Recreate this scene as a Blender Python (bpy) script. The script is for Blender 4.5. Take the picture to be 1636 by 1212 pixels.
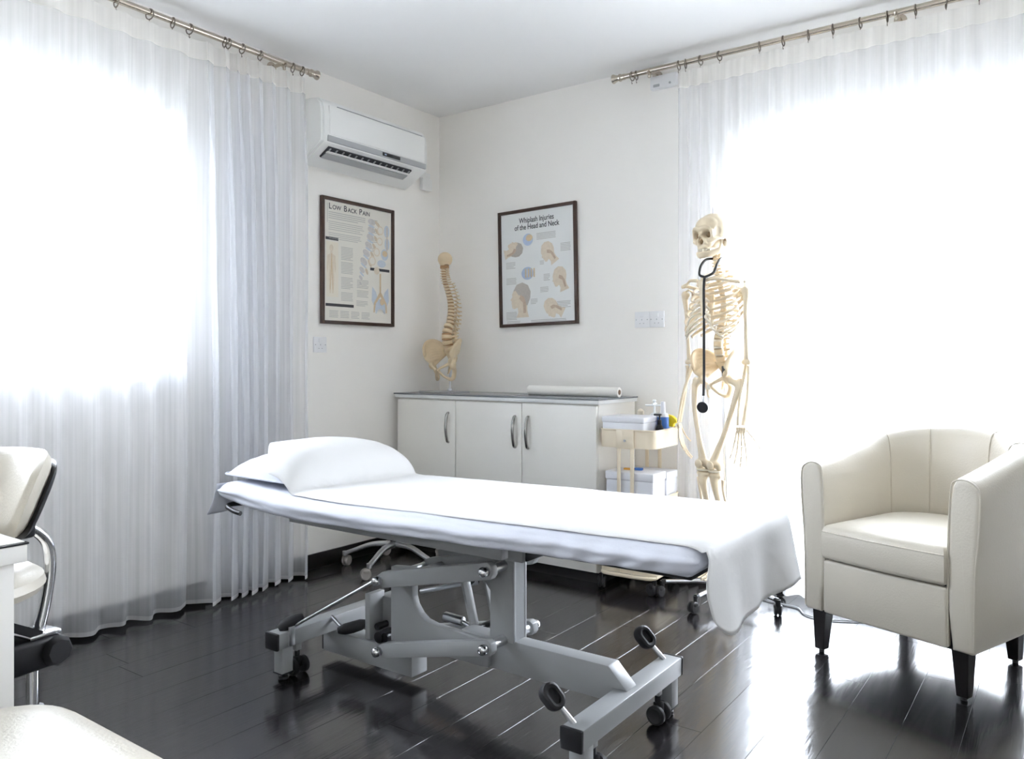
import bpy, bmesh, math, random
from mathutils import Vector, Matrix, noise
PI = math.pi
random.seed(7)
for o in list(bpy.data.objects): bpy.data.objects.remove(o)
scene = bpy.context.scene
C = scene.collection

# ------------------------------------------------------------------ camera
cam_d = bpy.data.cameras.new('camera')
cam = bpy.data.objects.new('camera', cam_d); C.objects.link(cam)
cam.location = (3.3605, -3.8664, 1.1214)
cam.rotation_euler = (PI/2, 0, math.radians(35.7227))
cam_d.sensor_fit = 'HORIZONTAL'; cam_d.sensor_width = 36.0
cam_d.lens = 1257/1636*36
cam_d.shift_y = -29/1636
cam_d.clip_start = 0.05
scene.camera = cam

# ------------------------------------------------------------------ sky, daylight, exposure
w = bpy.data.worlds.new('overcast_sky'); scene.world = w; w.use_nodes = True
bg = w.node_tree.nodes['Background']
bg.inputs[0].default_value = (0.84, 0.905, 1.0, 1)
bg.inputs[1].default_value = 6.5
vs = scene.view_settings
vs.view_transform = 'Standard'; vs.look = 'None'; vs.gamma = 1.0; vs.use_curve_mapping = False
vs.exposure = 2.58
scene.cycles.diffuse_bounces = 8; scene.cycles.max_bounces = 16; scene.cycles.transparent_max_bounces = 24
def portal(name, loc, rot, sx, sy):
    l = bpy.data.lights.new(name, 'AREA'); l.shape = 'RECTANGLE'; l.size = sx; l.size_y = sy
    l.cycles.is_portal = True
    o = bpy.data.objects.new(name, l); C.objects.link(o); o.location = loc; o.rotation_euler = rot
portal('window_sky_portal', (-0.22, -2.72, 1.655), (0, -PI/2, 0), 1.19, 1.78)
portal('door_sky_portal', (2.74, 0.22, 1.13), (-PI/2, 0, 0), 1.62, 2.26)

# ------------------------------------------------------------------ materials
MATS = {}
def nodes_of(m):
    m.use_nodes = True
    nt = m.node_tree
    return nt, nt.nodes, nt.links, nt.nodes['Principled BSDF']
def mat(name, col, rough=0.5, metal=0.0, bump=0.0, bscale=40.0, spec=0.5, coat=0.0, var=0.0, vscale=3.0, stretch=None, sheen=0.0, ior=None):
    if name in MATS: return MATS[name]
    m = bpy.data.materials.new(name); nt, N, L, b = nodes_of(m)
    b.inputs['Base Color'].default_value = (*col, 1)
    b.inputs['Roughness'].default_value = rough
    b.inputs['Metallic'].default_value = metal
    b.inputs['Specular IOR Level'].default_value = spec
    b.inputs['Coat Weight'].default_value = coat
    if ior: b.inputs['IOR'].default_value = ior
    if sheen: b.inputs['Sheen Weight'].default_value = sheen
    tc = N.new('ShaderNodeTexCoord'); mp = N.new('ShaderNodeMapping')
    L.new(tc.outputs['Object'], mp.inputs[0])
    if stretch: mp.inputs['Scale'].default_value = stretch
    if var:
        nz = N.new('ShaderNodeTexNoise'); nz.inputs['Scale'].default_value = vscale; nz.inputs['Detail'].default_value = 4
        L.new(mp.outputs[0], nz.inputs['Vector'])
        mx = N.new('ShaderNodeMix'); mx.data_type = 'RGBA'
        mx.inputs['A'].default_value = (*[c*(1-var) for c in col], 1)
        mx.inputs['B'].default_value = (*[min(1, c*(1+var)) for c in col], 1)
        L.new(nz.outputs['Fac'], mx.inputs['Factor']); L.new(mx.outputs['Result'], b.inputs['Base Color'])
    if bump:
        nb = N.new('ShaderNodeTexNoise'); nb.inputs['Scale'].default_value = bscale; nb.inputs['Detail'].default_value = 5
        L.new(mp.outputs[0], nb.inputs['Vector'])
        bp = N.new('ShaderNodeBump'); bp.inputs['Strength'].default_value = bump; bp.inputs['Distance'].default_value = 0.01
        L.new(nb.outputs['Fac'], bp.inputs['Height']); L.new(bp.outputs[0], b.inputs['Normal'])
    MATS[name] = m
    return m
def cloth_sheer(name, col, transp, transl=0.6):
    m = bpy.data.materials.new(name); m.use_nodes = True; nt = m.node_tree; N = nt.nodes; L = nt.links
    N.remove(N['Principled BSDF']); out = N['Material Output']
    tr = N.new('ShaderNodeBsdfTransparent'); tl = N.new('ShaderNodeBsdfTranslucent'); df = N.new('ShaderNodeBsdfDiffuse')
    tl.inputs[0].default_value = (*col, 1); df.inputs[0].default_value = (*col, 1)
    m1 = N.new('ShaderNodeMixShader'); m1.inputs[0].default_value = transl
    L.new(df.outputs[0], m1.inputs[1]); L.new(tl.outputs[0], m1.inputs[2])
    m2 = N.new('ShaderNodeMixShader')
    # fine vertical weave: slightly more or less open threads
    tc = N.new('ShaderNodeTexCoord'); mp = N.new('ShaderNodeMapping'); mp.inputs['Scale'].default_value = (55, 55, 0.6)
    nz = N.new('ShaderNodeTexNoise'); nz.inputs['Scale'].default_value = 1.0; nz.inputs['Detail'].default_value = 3
    mr = N.new('ShaderNodeMapRange'); mr.inputs['From Min'].default_value = 0.3; mr.inputs['From Max'].default_value = 0.7
    mr.inputs['To Min'].default_value = 1-transp-0.05; mr.inputs['To Max'].default_value = 1-transp+0.05
    L.new(tc.outputs['Object'], mp.inputs[0]); L.new(mp.outputs[0], nz.inputs['Vector']); L.new(nz.outputs['Fac'], mr.inputs['Value'])
    L.new(mr.outputs[0], m2.inputs[0])
    L.new(tr.outputs[0], m2.inputs[1]); L.new(m1.outputs[0], m2.inputs[2]); L.new(m2.outputs[0], out.inputs[0])
    MATS[name] = m; return m
def glass(name):
    m = bpy.data.materials.new(name); m.use_nodes = True; nt = m.node_tree; N = nt.nodes; L = nt.links
    N.remove(N['Principled BSDF']); out = N['Material Output']
    tr = N.new('ShaderNodeBsdfTransparent'); gl = N.new('ShaderNodeBsdfGlossy'); gl.inputs['Roughness'].default_value = 0.0
    tr.inputs[0].default_value = (0.98, 0.98, 0.985, 1)
    fr = N.new('ShaderNodeFresnel'); fr.inputs[0].default_value = 1.3
    mx = N.new('ShaderNodeMixShader'); L.new(fr.outputs[0], mx.inputs[0]); L.new(tr.outputs[0], mx.inputs[1]); L.new(gl.outputs[0], mx.inputs[2])
    L.new(mx.outputs[0], out.inputs[0]); MATS[name] = m; return m
def floor_mat():
    m = bpy.data.materials.new('dark_stained_plank'); nt, N, L, b = nodes_of(m)
    tc = N.new('ShaderNodeTexCoord'); oi = N.new('ShaderNodeObjectInfo')
    geo = N.new('ShaderNodeNewGeometry')
    mul = N.new('ShaderNodeVectorMath'); mul.operation = 'SCALE'; mul.inputs['Scale'].default_value = 40
    comb = N.new('ShaderNodeCombineXYZ'); L.new(oi.outputs['Random'], comb.inputs[0]); L.new(oi.outputs['Random'], comb.inputs[1])
    L.new(comb.outputs[0], mul.inputs[0])
    add = N.new('ShaderNodeVectorMath'); add.operation = 'ADD'; L.new(geo.outputs['Position'], add.inputs[0]); L.new(mul.outputs[0], add.inputs[1])
    mp = N.new('ShaderNodeMapping'); mp.inputs['Scale'].default_value = (30, 2.2, 1); L.new(add.outputs[0], mp.inputs[0])
    nz = N.new('ShaderNodeTexNoise'); nz.inputs['Scale'].default_value = 1.4; nz.inputs['Detail'].default_value = 8; nz.inputs['Distortion'].default_value = 1.2
    L.new(mp.outputs[0], nz.inputs['Vector'])
    cr = N.new('ShaderNodeValToRGB')
    cr.color_ramp.elements[0].position = 0.3; cr.color_ramp.elements[0].color = (0.009, 0.008, 0.0088, 1)
    cr.color_ramp.elements[1].position = 0.75; cr.color_ramp.elements[1].color = (0.021, 0.0185, 0.0195, 1)
    L.new(nz.outputs['Fac'], cr.inputs[0])
    hv = N.new('ShaderNodeHueSaturation'); mr = N.new('ShaderNodeMapRange')
    mr.inputs['To Min'].default_value = 0.8; mr.inputs['To Max'].default_value = 1.25
    L.new(oi.outputs['Random'], mr.inputs['Value']); L.new(mr.outputs[0], hv.inputs['Value']); L.new(cr.outputs[0], hv.inputs['Color'])
    L.new(hv.outputs[0], b.inputs['Base Color'])
    b.inputs['IOR'].default_value = 1.85
    mr2 = N.new('ShaderNodeMapRange'); mr2.inputs['To Min'].default_value = 0.10; mr2.inputs['To Max'].default_value = 0.22
    L.new(nz.outputs['Fac'], mr2.inputs['Value']); L.new(mr2.outputs[0], b.inputs['Roughness'])
    bp = N.new('ShaderNodeBump'); bp.inputs['Strength'].default_value = 0.12; bp.inputs['Distance'].default_value = 0.004
    L.new(nz.outputs['Fac'], bp.inputs['Height']); L.new(bp.outputs[0], b.inputs['Normal'])
    MATS['plank'] = m; return m
WALL = mat('wall_paint', (0.91, 0.885, 0.845), 0.75, bump=0.05, bscale=60, var=0.015)
CEIL = mat('ceiling_paint', (0.89, 0.885, 0.88), 0.8, bump=0.03, bscale=60)
PLANK = floor_mat()
BLACKB = mat('black_baseboard', (0.012, 0.011, 0.011), 0.3)
UPVC = mat('white_window_plastic', (0.86, 0.87, 0.88), 0.35)
GLASS = glass('window_glass')
SHEER = cloth_sheer('white_sheer', (0.90, 0.91, 0.935), 0.50, 0.5)
HEADER = cloth_sheer('curtain_header_tape', (0.92, 0.90, 0.87), 0.10, 0.45)
HEM = cloth_sheer('curtain_hem', (0.93, 0.93, 0.93), 0.30, 0.5)
ROD = mat('brushed_nickel_rod', (0.56, 0.50, 0.42), 0.2, 1.0, bump=0.05, bscale=90)
RING = mat('dark_ring_metal', (0.22, 0.19, 0.16), 0.35, 1.0)
ACW = mat('ac_white_plastic', (0.86, 0.86, 0.84), 0.35)
ACG = mat('ac_grey_plastic', (0.42, 0.43, 0.44), 0.4)
DARKV = mat('dark_vent', (0.03, 0.03, 0.035), 0.5)
BROWN = mat('dark_brown_frame', (0.055, 0.028, 0.018), 0.35, var=0.25, vscale=12, stretch=(1, 1, 6))
PAPER_A = mat('cream_poster_paper', (0.78, 0.75, 0.68), 0.6)
PAPER_B = mat('pale_poster_paper', (0.80, 0.81, 0.80), 0.6)
INK = mat('black_ink', (0.04, 0.04, 0.045), 0.6)
INKG = mat('grey_ink', (0.45, 0.44, 0.42), 0.6)
INKT = mat('tan_ink', (0.72, 0.63, 0.51), 0.6, var=0.12, vscale=60)
INKH = mat('hair_ink', (0.48, 0.44, 0.40), 0.6, var=0.15, vscale=90)
INKB = mat('blue_ink', (0.45, 0.54, 0.70), 0.6, var=0.15, vscale=80)
INKP = mat('pale_blue_ink', (0.55, 0.60, 0.66), 0.6, var=0.1, vscale=80)
INKO = mat('orange_ink', (0.66, 0.52, 0.34), 0.6, var=0.15, vscale=80)
BONE = mat('bone_plastic', (0.74, 0.60, 0.40), 0.42, bump=0.06, bscale=70, var=0.10, vscale=18)
BONE_P = mat('pale_bone_plastic', (0.72, 0.61, 0.44), 0.42, bump=0.05, bscale=70, var=0.08, vscale=18)
CART = mat('cartilage_plastic', (0.74, 0.67, 0.54), 0.45)
DISC = mat('brown_disc_plastic', (0.42, 0.24, 0.11), 0.5)
SOCK = mat('band_and_hollow_shade', (0.25, 0.16, 0.08), 0.7)  # brown of the atlas band; also colours shade into the skull openings
CHROME = mat('chrome', (0.80, 0.81, 0.83), 0.12, 1.0)
STEEL = mat('satin_steel', (0.62, 0.63, 0.65), 0.28, 1.0)
BEDG = mat('grey_painted_steel', (0.33, 0.34, 0.345), 0.35, bump=0.02, bscale=150)
BLK = mat('black_plastic', (0.012, 0.012, 0.014), 0.35)
RUB = mat('black_rubber', (0.016, 0.016, 0.018), 0.55)
GREYP = mat('grey_castor_plastic', (0.42, 0.39, 0.36), 0.5)
LEATH = mat('cream_leather', (0.61, 0.565, 0.48), 0.38, bump=0.12, bscale=160, var=0.02, vscale=5)
SEAM = mat('leather_seam', (0.58, 0.53, 0.44), 0.5)
LEGB = mat('black_wood_leg', (0.010, 0.008, 0.008), 0.3)
SHEET = mat('white_cotton', (0.63, 0.65, 0.725), 0.85, bump=0.06, bscale=120, sheen=0.1)
PAPERS = mat('white_couch_paper', (0.66, 0.655, 0.65), 0.8, bump=0.04, bscale=60)
CABW = mat('white_laminate', (0.84, 0.82, 0.775), 0.35, var=0.01)
CABE = mat('grey_worktop_edge', (0.17, 0.18, 0.20), 0.25)
WTOP = mat('white_worktop', (0.82, 0.83, 0.83), 0.22)
GAP = mat('dark_cabinet_gap', (0.30, 0.29, 0.27), 0.6)
TROL = mat('cream_enamel', (0.80, 0.70, 0.54), 0.35)
BOXW = mat('white_storage_plastic', (0.74, 0.75, 0.79), 0.4)
CLEAR = mat('frosted_plastic', (0.80, 0.83, 0.85), 0.3)
BLUEP = mat('blue_label', (0.05, 0.16, 0.50), 0.4)
YEL = mat('yellow_plastic', (0.85, 0.66, 0.02), 0.4)
ORG = mat('orange_plastic', (0.75, 0.38, 0.05), 0.4)
CARD = mat('brown_card_core', (0.16, 0.09, 0.05), 0.8)
ROLLP = mat('roll_paper', (0.85, 0.83, 0.78), 0.8)
DESKW = mat('desk_white_laminate', (0.82, 0.80, 0.76), 0.4)
SOCKW = mat('white_socket_plastic', (0.82, 0.82, 0.83), 0.3)
CONC = mat('balcony_render', (0.86, 0.865, 0.87), 0.8, bump=0.1, bscale=30)
TILE = mat('balcony_tile', (0.74, 0.73, 0.70), 0.6, var=0.08)
GRND = mat('pale_ground', (0.42, 0.43, 0.38), 0.9, var=0.2, vscale=0.3)

# ------------------------------------------------------------------ mesh helpers
def V(*a): return Vector(a)
def frame_to(p0, p1):
    d = (Vector(p1)-Vector(p0)).normalized()
    return d.to_track_quat('Z', 'Y').to_matrix()
def cr(pts, n=6):
    pts = [Vector(p) for p in pts]; out = []
    for i in range(len(pts)-1):
        p0 = pts[max(i-1, 0)]; p1 = pts[i]; p2 = pts[i+1]; p3 = pts[min(i+2, len(pts)-1)]
        for k in range(n):
            t = k/n
            out.append(0.5*((2*p1)+(p2-p0)*t+(2*p0-5*p1+4*p2-p3)*t*t+(3*p1-p0-3*p2+p3)*t**3))
    out.append(pts[-1]); return out
def lerp_list(vals, n):
    out = []
    for i in range(n):
        t = i/(n-1)*(len(vals)-1); k = min(int(t), len(vals)-2); f = t-k
        out.append(vals[k]*(1-f)+vals[k+1]*f)
    return out
class MB:
    def __init__(s): s.bm = bmesh.new()
    def box(s, x0, x1, y0, y1, z0, z1, bev=0.0, seg=2, M=None):
        m = Matrix.Translation(((x0+x1)/2, (y0+y1)/2, (z0+z1)/2)) @ Matrix.Diagonal((abs(x1-x0), abs(y1-y0), abs(z1-z0), 1))
        r = bmesh.ops.create_cube(s.bm, size=1, matrix=m)
        vs_ = r['verts']
        if bev > 0:
            ed = list({e for v in vs_ for e in v.link_edges})
            r2 = bmesh.ops.bevel(s.bm, geom=ed, offset=bev, segments=seg, profile=0.5, affect='EDGES', clamp_overlap=True)
            vs_ = list({v for f in r2['faces'] for v in f.verts} | {v for v in vs_ if v.is_valid})
        if M is not None: bmesh.ops.transform(s.bm, matrix=M, verts=vs_)
        return s
    def bar(s, p0, p1, wy, wz, bev=0.0):
        # rectangular bar p0 -> p1, width wy horizontal, wz the other way
        p0 = Vector(p0); p1 = Vector(p1); d = p1-p0; L_ = d.length
        x = d.normalized(); up = Vector((0, 0, 1)) if abs(x.z) < 0.95 else Vector((0, 1, 0))
        y = up.cross(x).normalized(); z = x.cross(y)
        M = Matrix((x, y, z)).transposed().to_4x4(); M.translation = (p0+p1)/2
        return s.box(-L_/2, L_/2, -wy/2, wy/2, -wz/2, wz/2, bev, 2, M)
    def tube(s, pts, radii, n=10, closed=False, caps=True, flat=None):
        pts = [Vector(p) for p in pts]; m = len(pts)
        if not hasattr(radii, '__len__'): radii = [radii]*m
        elif len(radii) != m: radii = lerp_list(list(radii), m)
        rings = []; prev = None
        for i, p in enumerate(pts):
            if closed: t = pts[(i+1) % m]-pts[i-1]
            else: t = pts[min(i+1, m-1)]-pts[max(i-1, 0)]
            t.normalize()
            if prev is None:
                a = Vector((0, 0, 1)) if abs(t.z) < 0.9 else Vector((0, 1, 0))
                u = (a-t*a.dot(t)).normalized()
            else:
                u = (prev-t*prev.dot(t)).normalized()
            prev = u; v = t.cross(u)
            fl = flat if flat else (1, 1)
            rings.append([s.bm.verts.new(p+(u*math.cos(2*PI*k/n)*fl[0]+v*math.sin(2*PI*k/n)*fl[1])*radii[i]) for k in range(n)])
        for i in range(m if closed else m-1):
            a = rings[i]; b = rings[(i+1) % m]
            for k in range(n): s.bm.faces.new((a[k], a[(k+1) % n], b[(k+1) % n], b[k]))
        if caps and not closed:
            s.bm.faces.new(rings[0][::-1]); s.bm.faces.new(rings[-1])
        return s
    def cyl(s, p0, p1, r0, r1=None, n=18, bev=0.0):
        r1 = r0 if r1 is None else r1
        p0 = Vector(p0); p1 = Vector(p1)
        if bev > 0:
            d = (p1-p0).normalized()*bev
            return s.tube([p0, p0+d*0.3, p0+d, p1-d, p1-d*0.3, p1], [r0-bev, r0-bev*0.3, r0, r1, r1-bev*0.3, r1-bev], n)
        return s.tube([p0, p1], [r0, r1], n)
    def lathe(s, prof, n=24, M=None):
        rings = []
        for (r, z) in prof:
            rings.append([s.bm.verts.new((max(r, 1e-5)*math.cos(2*PI*k/n), max(r, 1e-5)*math.sin(2*PI*k/n), z)) for k in range(n)])
        for a, b in zip(rings, rings[1:]):
            for k in range(n): s.bm.faces.new((a[k], a[(k+1) % n], b[(k+1) % n], b[k]))
        s.bm.faces.new(rings[0][::-1]); s.bm.faces.new(rings[-1])
        if M is not None: bmesh.ops.transform(s.bm, matrix=M, verts=[v for r in rings for v in r])
        return s
    def ell(s, c, r, M=None, u=20, v=12):
        m = Matrix.Translation(c) @ (M.to_4x4() if M is not None else Matrix()) @ Matrix.Diagonal((*r, 1))
        bmesh.ops.create_uvsphere(s.bm, u_segments=u, v_segments=v, radius=1, matrix=m); return s
    def prism(s, poly, y0, y1, bev=0.0, M=None):
        # polygon in XZ, extruded along Y
        a = [s.bm.verts.new((x, y0, z)) for x, z in poly]; b = [s.bm.verts.new((x, y1, z)) for x, z in poly]
        n = len(poly); fs = [s.bm.faces.new(a), s.bm.faces.new(b[::-1])]
        for k in range(n): fs.append(s.bm.faces.new((a[(k+1) % n], a[k], b[k], b[(k+1) % n])))
        bmesh.ops.recalc_face_normals(s.bm, faces=fs); vs_ = a+b
        if bev > 0:
            ed = list({e for v in vs_ for e in v.link_edges})
            r2 = bmesh.ops.bevel(s.bm, geom=ed, offset=bev, segments=2, profile=0.5, affect='EDGES', clamp_overlap=True)
            vs_ = list({v for f in r2['faces'] for v in f.verts} | {v for v in vs_ if v.is_valid})
        if M is not None: bmesh.ops.transform(s.bm, matrix=M, verts=vs_)
        return s
    def grid(s, fn, nu, nv, wrapv=False):
        vv = [[s.bm.verts.new(fn(i/nu, j/nv)) for j in range(nv if wrapv else nv+1)] for i in range(nu+1)]
        for i in range(nu):
            for j in range(nv):
                j2 = (j+1) % nv if wrapv else j+1
                s.bm.faces.new((vv[i][j], vv[i+1][j], vv[i+1][j2], vv[i][j2]))
        return vv
    def flat(s, poly, y):          # flat print in the XZ plane facing -Y
        s.bm.faces.new([s.bm.verts.new((x, y, z)) for x, z in poly]); return s
    def rect(s, x0, x1, z0, z1, y): return s.flat([(x0, z0), (x1, z0), (x1, z1), (x0, z1)], y)
    def mesh(s, name, m, angle=40):
        me = bpy.data.meshes.new(name); s.bm.normal_update(); s.bm.to_mesh(me); s.bm.free()
        if m: me.materials.append(m)
        if angle is None: me.shade_flat()
        else:
            me.shade_smooth(); me.set_sharp_from_angle(angle=math.radians(angle))
        return me
    def build(s, name, m, parent=None, world=False, angle=40, shear=None):
        if world and parent is not None:
            bmesh.ops.translate(s.bm, vec=-Vector(parent.location), verts=s.bm.verts)
        if shear: shear(s.bm)
        return link(name, s.mesh(name, m, angle), parent)
def link(name, me, parent=None):
    o = bpy.data.objects.new(name, me); C.objects.link(o)
    if parent is not None: o.parent = parent
    return o
def remeshed(mb, voxel, smooth=4, factor=0.5):
    # fuse overlapping shapes into one continuous skin
    me = bpy.data.meshes.new('tmp'); mb.bm.normal_update(); mb.bm.to_mesh(me); mb.bm.free()
    o = bpy.data.objects.new('tmp', me); C.objects.link(o)
    md = o.modifiers.new('r', 'REMESH'); md.mode = 'VOXEL'; md.voxel_size = voxel
    if smooth:
        sm = o.modifiers.new('s', 'SMOOTH'); sm.iterations = smooth; sm.factor = factor
    dg = bpy.context.evaluated_depsgraph_get(); dg.update()
    nm = bpy.data.meshes.new_from_object(o.evaluated_get(dg))
    bpy.data.objects.remove(o)
    out = MB(); out.bm.from_mesh(nm); bpy.data.meshes.remove(nm)
    return out
def thing(name, label, cat, loc=(0, 0, 0), rz=0.0, group=None):
    o = bpy.data.objects.new(name, None); C.objects.link(o); o.empty_display_size = 0.1
    o.location = loc; o.rotation_euler = (0, 0, rz)
    o['label'] = label; o['category'] = cat
    if group: o['group'] = group
    return o
def tag(o, label, cat, group=None):
    o['label'] = label; o['category'] = cat
    if group: o['group'] = group
    return o
def struct(o, label=None, cat=None):
    o['kind'] = 'structure'
    if label: o['label'] = label
    if cat: o['category'] = cat
    return o
def copy_tree(o, parent=None):
    c = o.copy(); C.objects.link(c); c.parent = parent
    for ch in list(o.children): copy_tree(ch, c)
    return c
def text(body, size, x, z, y, m, parent, name='lettering', align='LEFT', sx=1.0, bold=0.0):
    cu = bpy.data.curves.new('txt', 'FONT'); cu.body = body; cu.size = size; cu.align_x = align; cu.extrude = 0.0002; cu.offset = bold
    o = bpy.data.objects.new('txt', cu); C.objects.link(o)
    dg = bpy.context.evaluated_depsgraph_get(); dg.update()
    me = bpy.data.meshes.new_from_object(o.evaluated_get(dg)); bpy.data.objects.remove(o)
    me.transform(Matrix.Translation((x, y, z)) @ Matrix.Rotation(PI/2, 4, 'X') @ Matrix.Diagonal((sx, 1, 1, 1)))
    me.name = name; me.materials.clear(); me.materials.append(m)
    return link(name, me, parent)

# ================================================================== THE ROOM
RX, RY, RH = 5.6, -5.0, 2.7
# walls (left wall has the window opening, back wall the balcony door opening)
WY0, WY1, WZ0, WZ1 = -3.62, -1.83, 1.06, 2.25
DX0, DX1, DZ1 = 1.93, 3.55, 2.26
b = MB()
b.box(-0.2, 0, RY, WY0, 0, RH); b.box(-0.2, 0, WY1, 0.2, 0, RH); b.box(-0.2, 0, WY0, WY1, 0, WZ0); b.box(-0.2, 0, WY0, WY1, WZ1, RH)
struct(b.build('wall_left', WALL), 'white wall with the window and the air conditioner', 'wall')
b = MB()
b.box(0, DX0, 0, 0.2, 0, RH); b.box(DX1, RX, 0, 0.2, 0, RH); b.box(DX0, DX1, 0, 0.2, DZ1, RH)
struct(b.build('wall_back', WALL), 'white wall with the balcony door and the sideboard', 'wall')
struct(MB().box(RX, RX+0.2, RY, 0.2, 0, RH).build('wall_right', WALL), 'white wall to the right of the camera', 'wall')
struct(MB().box(-0.2, RX+0.2, RY-0.2, RY, 0, RH).build('wall_front', WALL), 'white wall behind the camera', 'wall')
struct(MB().box(-0.2, RX+0.2, RY-0.2, 0.2, RH, RH+0.15).build('ceiling', CEIL), 'plain white ceiling', 'ceiling')
# floor: sub floor and planks
fl = struct(MB().box(-0.2, RX+0.2, RY-0.2, 0.2, -0.12, -0.016).build('floor', BLACKB), 'dark stained wooden plank floor with a glossy finish', 'floor')
b = MB(); b.box(-0.0805, 0.0805, 0, 1, -0.016, 0, 0)
top = [e for e in b.bm.edges if all(v.co.z > -0.001 for v in e.verts) and abs(e.verts[0].co.x-e.verts[1].co.x) < 1e-6]
bmesh.ops.bevel(b.bm, geom=top, offset=0.0006, segments=1, affect='EDGES')
plank_me = b.mesh('plank', PLANK, 20)
PW = 0.1615; first = 1.79-11*PW
rnd = random.Random(3)
i = 0; x = first - PW/2
while x - PW/2 < RX:
    y = RY - rnd.uniform(0.0, 1.6)
    while y < 0:
        L_ = 1.82
        y0 = max(y, RY); y1 = min(y+L_, 0)
        if y1-y0 > 0.05:
            o = link('plank', plank_me, fl); o.location = (x, y0+0.0008, 0); o.scale = (1, y1-y0-0.0016, 1)
        y += L_
    x += PW
# baseboards
struct(MB().box(0, 0.014, RY, 0, 0, 0.082, 0.003).build('baseboard_left', BLACKB), 'black baseboard along the window wall', 'baseboard')
b = MB(); b.box(0.014, DX0-0.02, -0.014, 0, 0, 0.082, 0.003); b.box(DX1+0.02, RX, -0.014, 0, 0, 0.082, 0.003)
struct(b.build('baseboard_back', BLACKB), 'black baseboard along the balcony wall', 'baseboard')
struct(MB().box(RX-0.014, RX, RY, -0.014, 0, 0.082, 0.003).build('baseboard_right', BLACKB), 'black baseboard along the right wall', 'baseboard')
struct(MB().box(0.014, RX-0.014, RY, RY+0.014, 0, 0.082, 0.003).build('baseboard_front', BLACKB), 'black baseboard behind the camera', 'baseboard')
# window_1 (left wall)
def frame_x(mb, y0, y1, z0, z1, xa, xb, t):
    mb.box(xa, xb, y0, y0+t, z0, z1, 0.004); mb.box(xa, xb, y1-t, y1, z0, z1, 0.004)
    mb.box(xa, xb, y0+t, y1-t, z0, z0+t, 0.004); mb.box(xa, xb, y0+t, y1-t, z1-t, z1, 0.004)
b = MB(); frame_x(b, WY0, WY1, WZ0, WZ1, -0.16, -0.10, 0.05)
win = struct(b.build('window_1', UPVC), 'white framed window behind the left sheer curtain', 'window')
ym = (WY0+WY1)/2
for (a, c) in ((WY0+0.05, ym), (ym, WY1-0.05)):
    b = MB(); frame_x(b, a+0.002, c-0.002, WZ0+0.052, WZ1-0.052, -0.15, -0.105, 0.055); sash = b.build('sash', UPVC, win)
    MB().box(-0.131, -0.125, a+0.05, c-0.05, WZ0+0.1, WZ1-0.1).build('pane', GLASS, sash)
MB().box(-0.1, 0.03, WY0-0.03, WY1+0.03, WZ0-0.03, WZ0, 0.004).build('window_sill', UPVC, win)
MB().box(-0.26, -0.16, WY0, WY1, WZ0-0.02, WZ0+0.01, 0.004).build('outer_sill', CONC, win)
# door_1 (balcony sliding door, two leaves)
def frame_y(mb, x0, x1, z0, z1, ya, yb, t, tb=None):
    tb = tb or t
    mb.box(x0, x0+t, ya, yb, z0, z1, 0.004); mb.box(x1-t, x1, ya, yb, z0, z1, 0.004)
    mb.box(x0+t, x1-t, ya, yb, z0, z0+tb, 0.004); mb.box(x0+t, x1-t, ya, yb, z1-t, z1, 0.004)
b = MB(); frame_y(b, DX0, DX1, 0.0, DZ1, 0.06, 0.15, 0.045, 0.03)
dr = struct(b.build('door_1', UPVC), 'white sliding glass balcony door behind the right sheer curtain', 'door')
xs = [DX0+0.045, 2.735, DX1-0.045]
for k in range(2):
    off = 0.0 if k == 0 else 0.035
    b = MB(); frame_y(b, xs[k]-(0.03 if k else 0), xs[k+1]+(0.03 if k < 1 else 0), 0.032, DZ1-0.047, 0.068+off, 0.10+off, 0.065, 0.10)
    leaf = b.build('sliding_leaf', UPVC, dr)
    MB().box(xs[k]+0.03, xs[k+1]-0.03, 0.080+off, 0.086+off, 0.12, DZ1-0.10).build('pane', GLASS, leaf)
# balcony and the ground outside
bal = struct(MB().box(0.6, 6.2, 0.2, 1.65, -0.18, -0.02).build('balcony_floor', TILE), 'pale tiled balcony floor outside the glass door', 'balcony')
struct(MB().box(0.6, 6.2, 1.5, 1.65, -0.02, 0.70, 0.01).build('balcony_parapet', CONC), 'low white balcony parapet seen through the right curtain', 'parapet')
rail = thing('balcony_railing', 'thin white railing on top of the balcony parapet', 'railing', (3.4, 1.57, 0.70)); rail['kind'] = 'structure'
MB().cyl((-2.8, 0, 0.38), (2.8, 0, 0.38), 0.022).build('handrail', UPVC, rail)
for k in range(8):
    MB().cyl((-2.7+k*0.77, 0, 0), (-2.7+k*0.77, 0, 0.38), 0.012).build('post', UPVC, rail)
struct(MB().box(-60, 60, -60, 60, -3.4, -3.2).build('ground', GRND), 'pale ground outside below the windows', 'ground')

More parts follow.
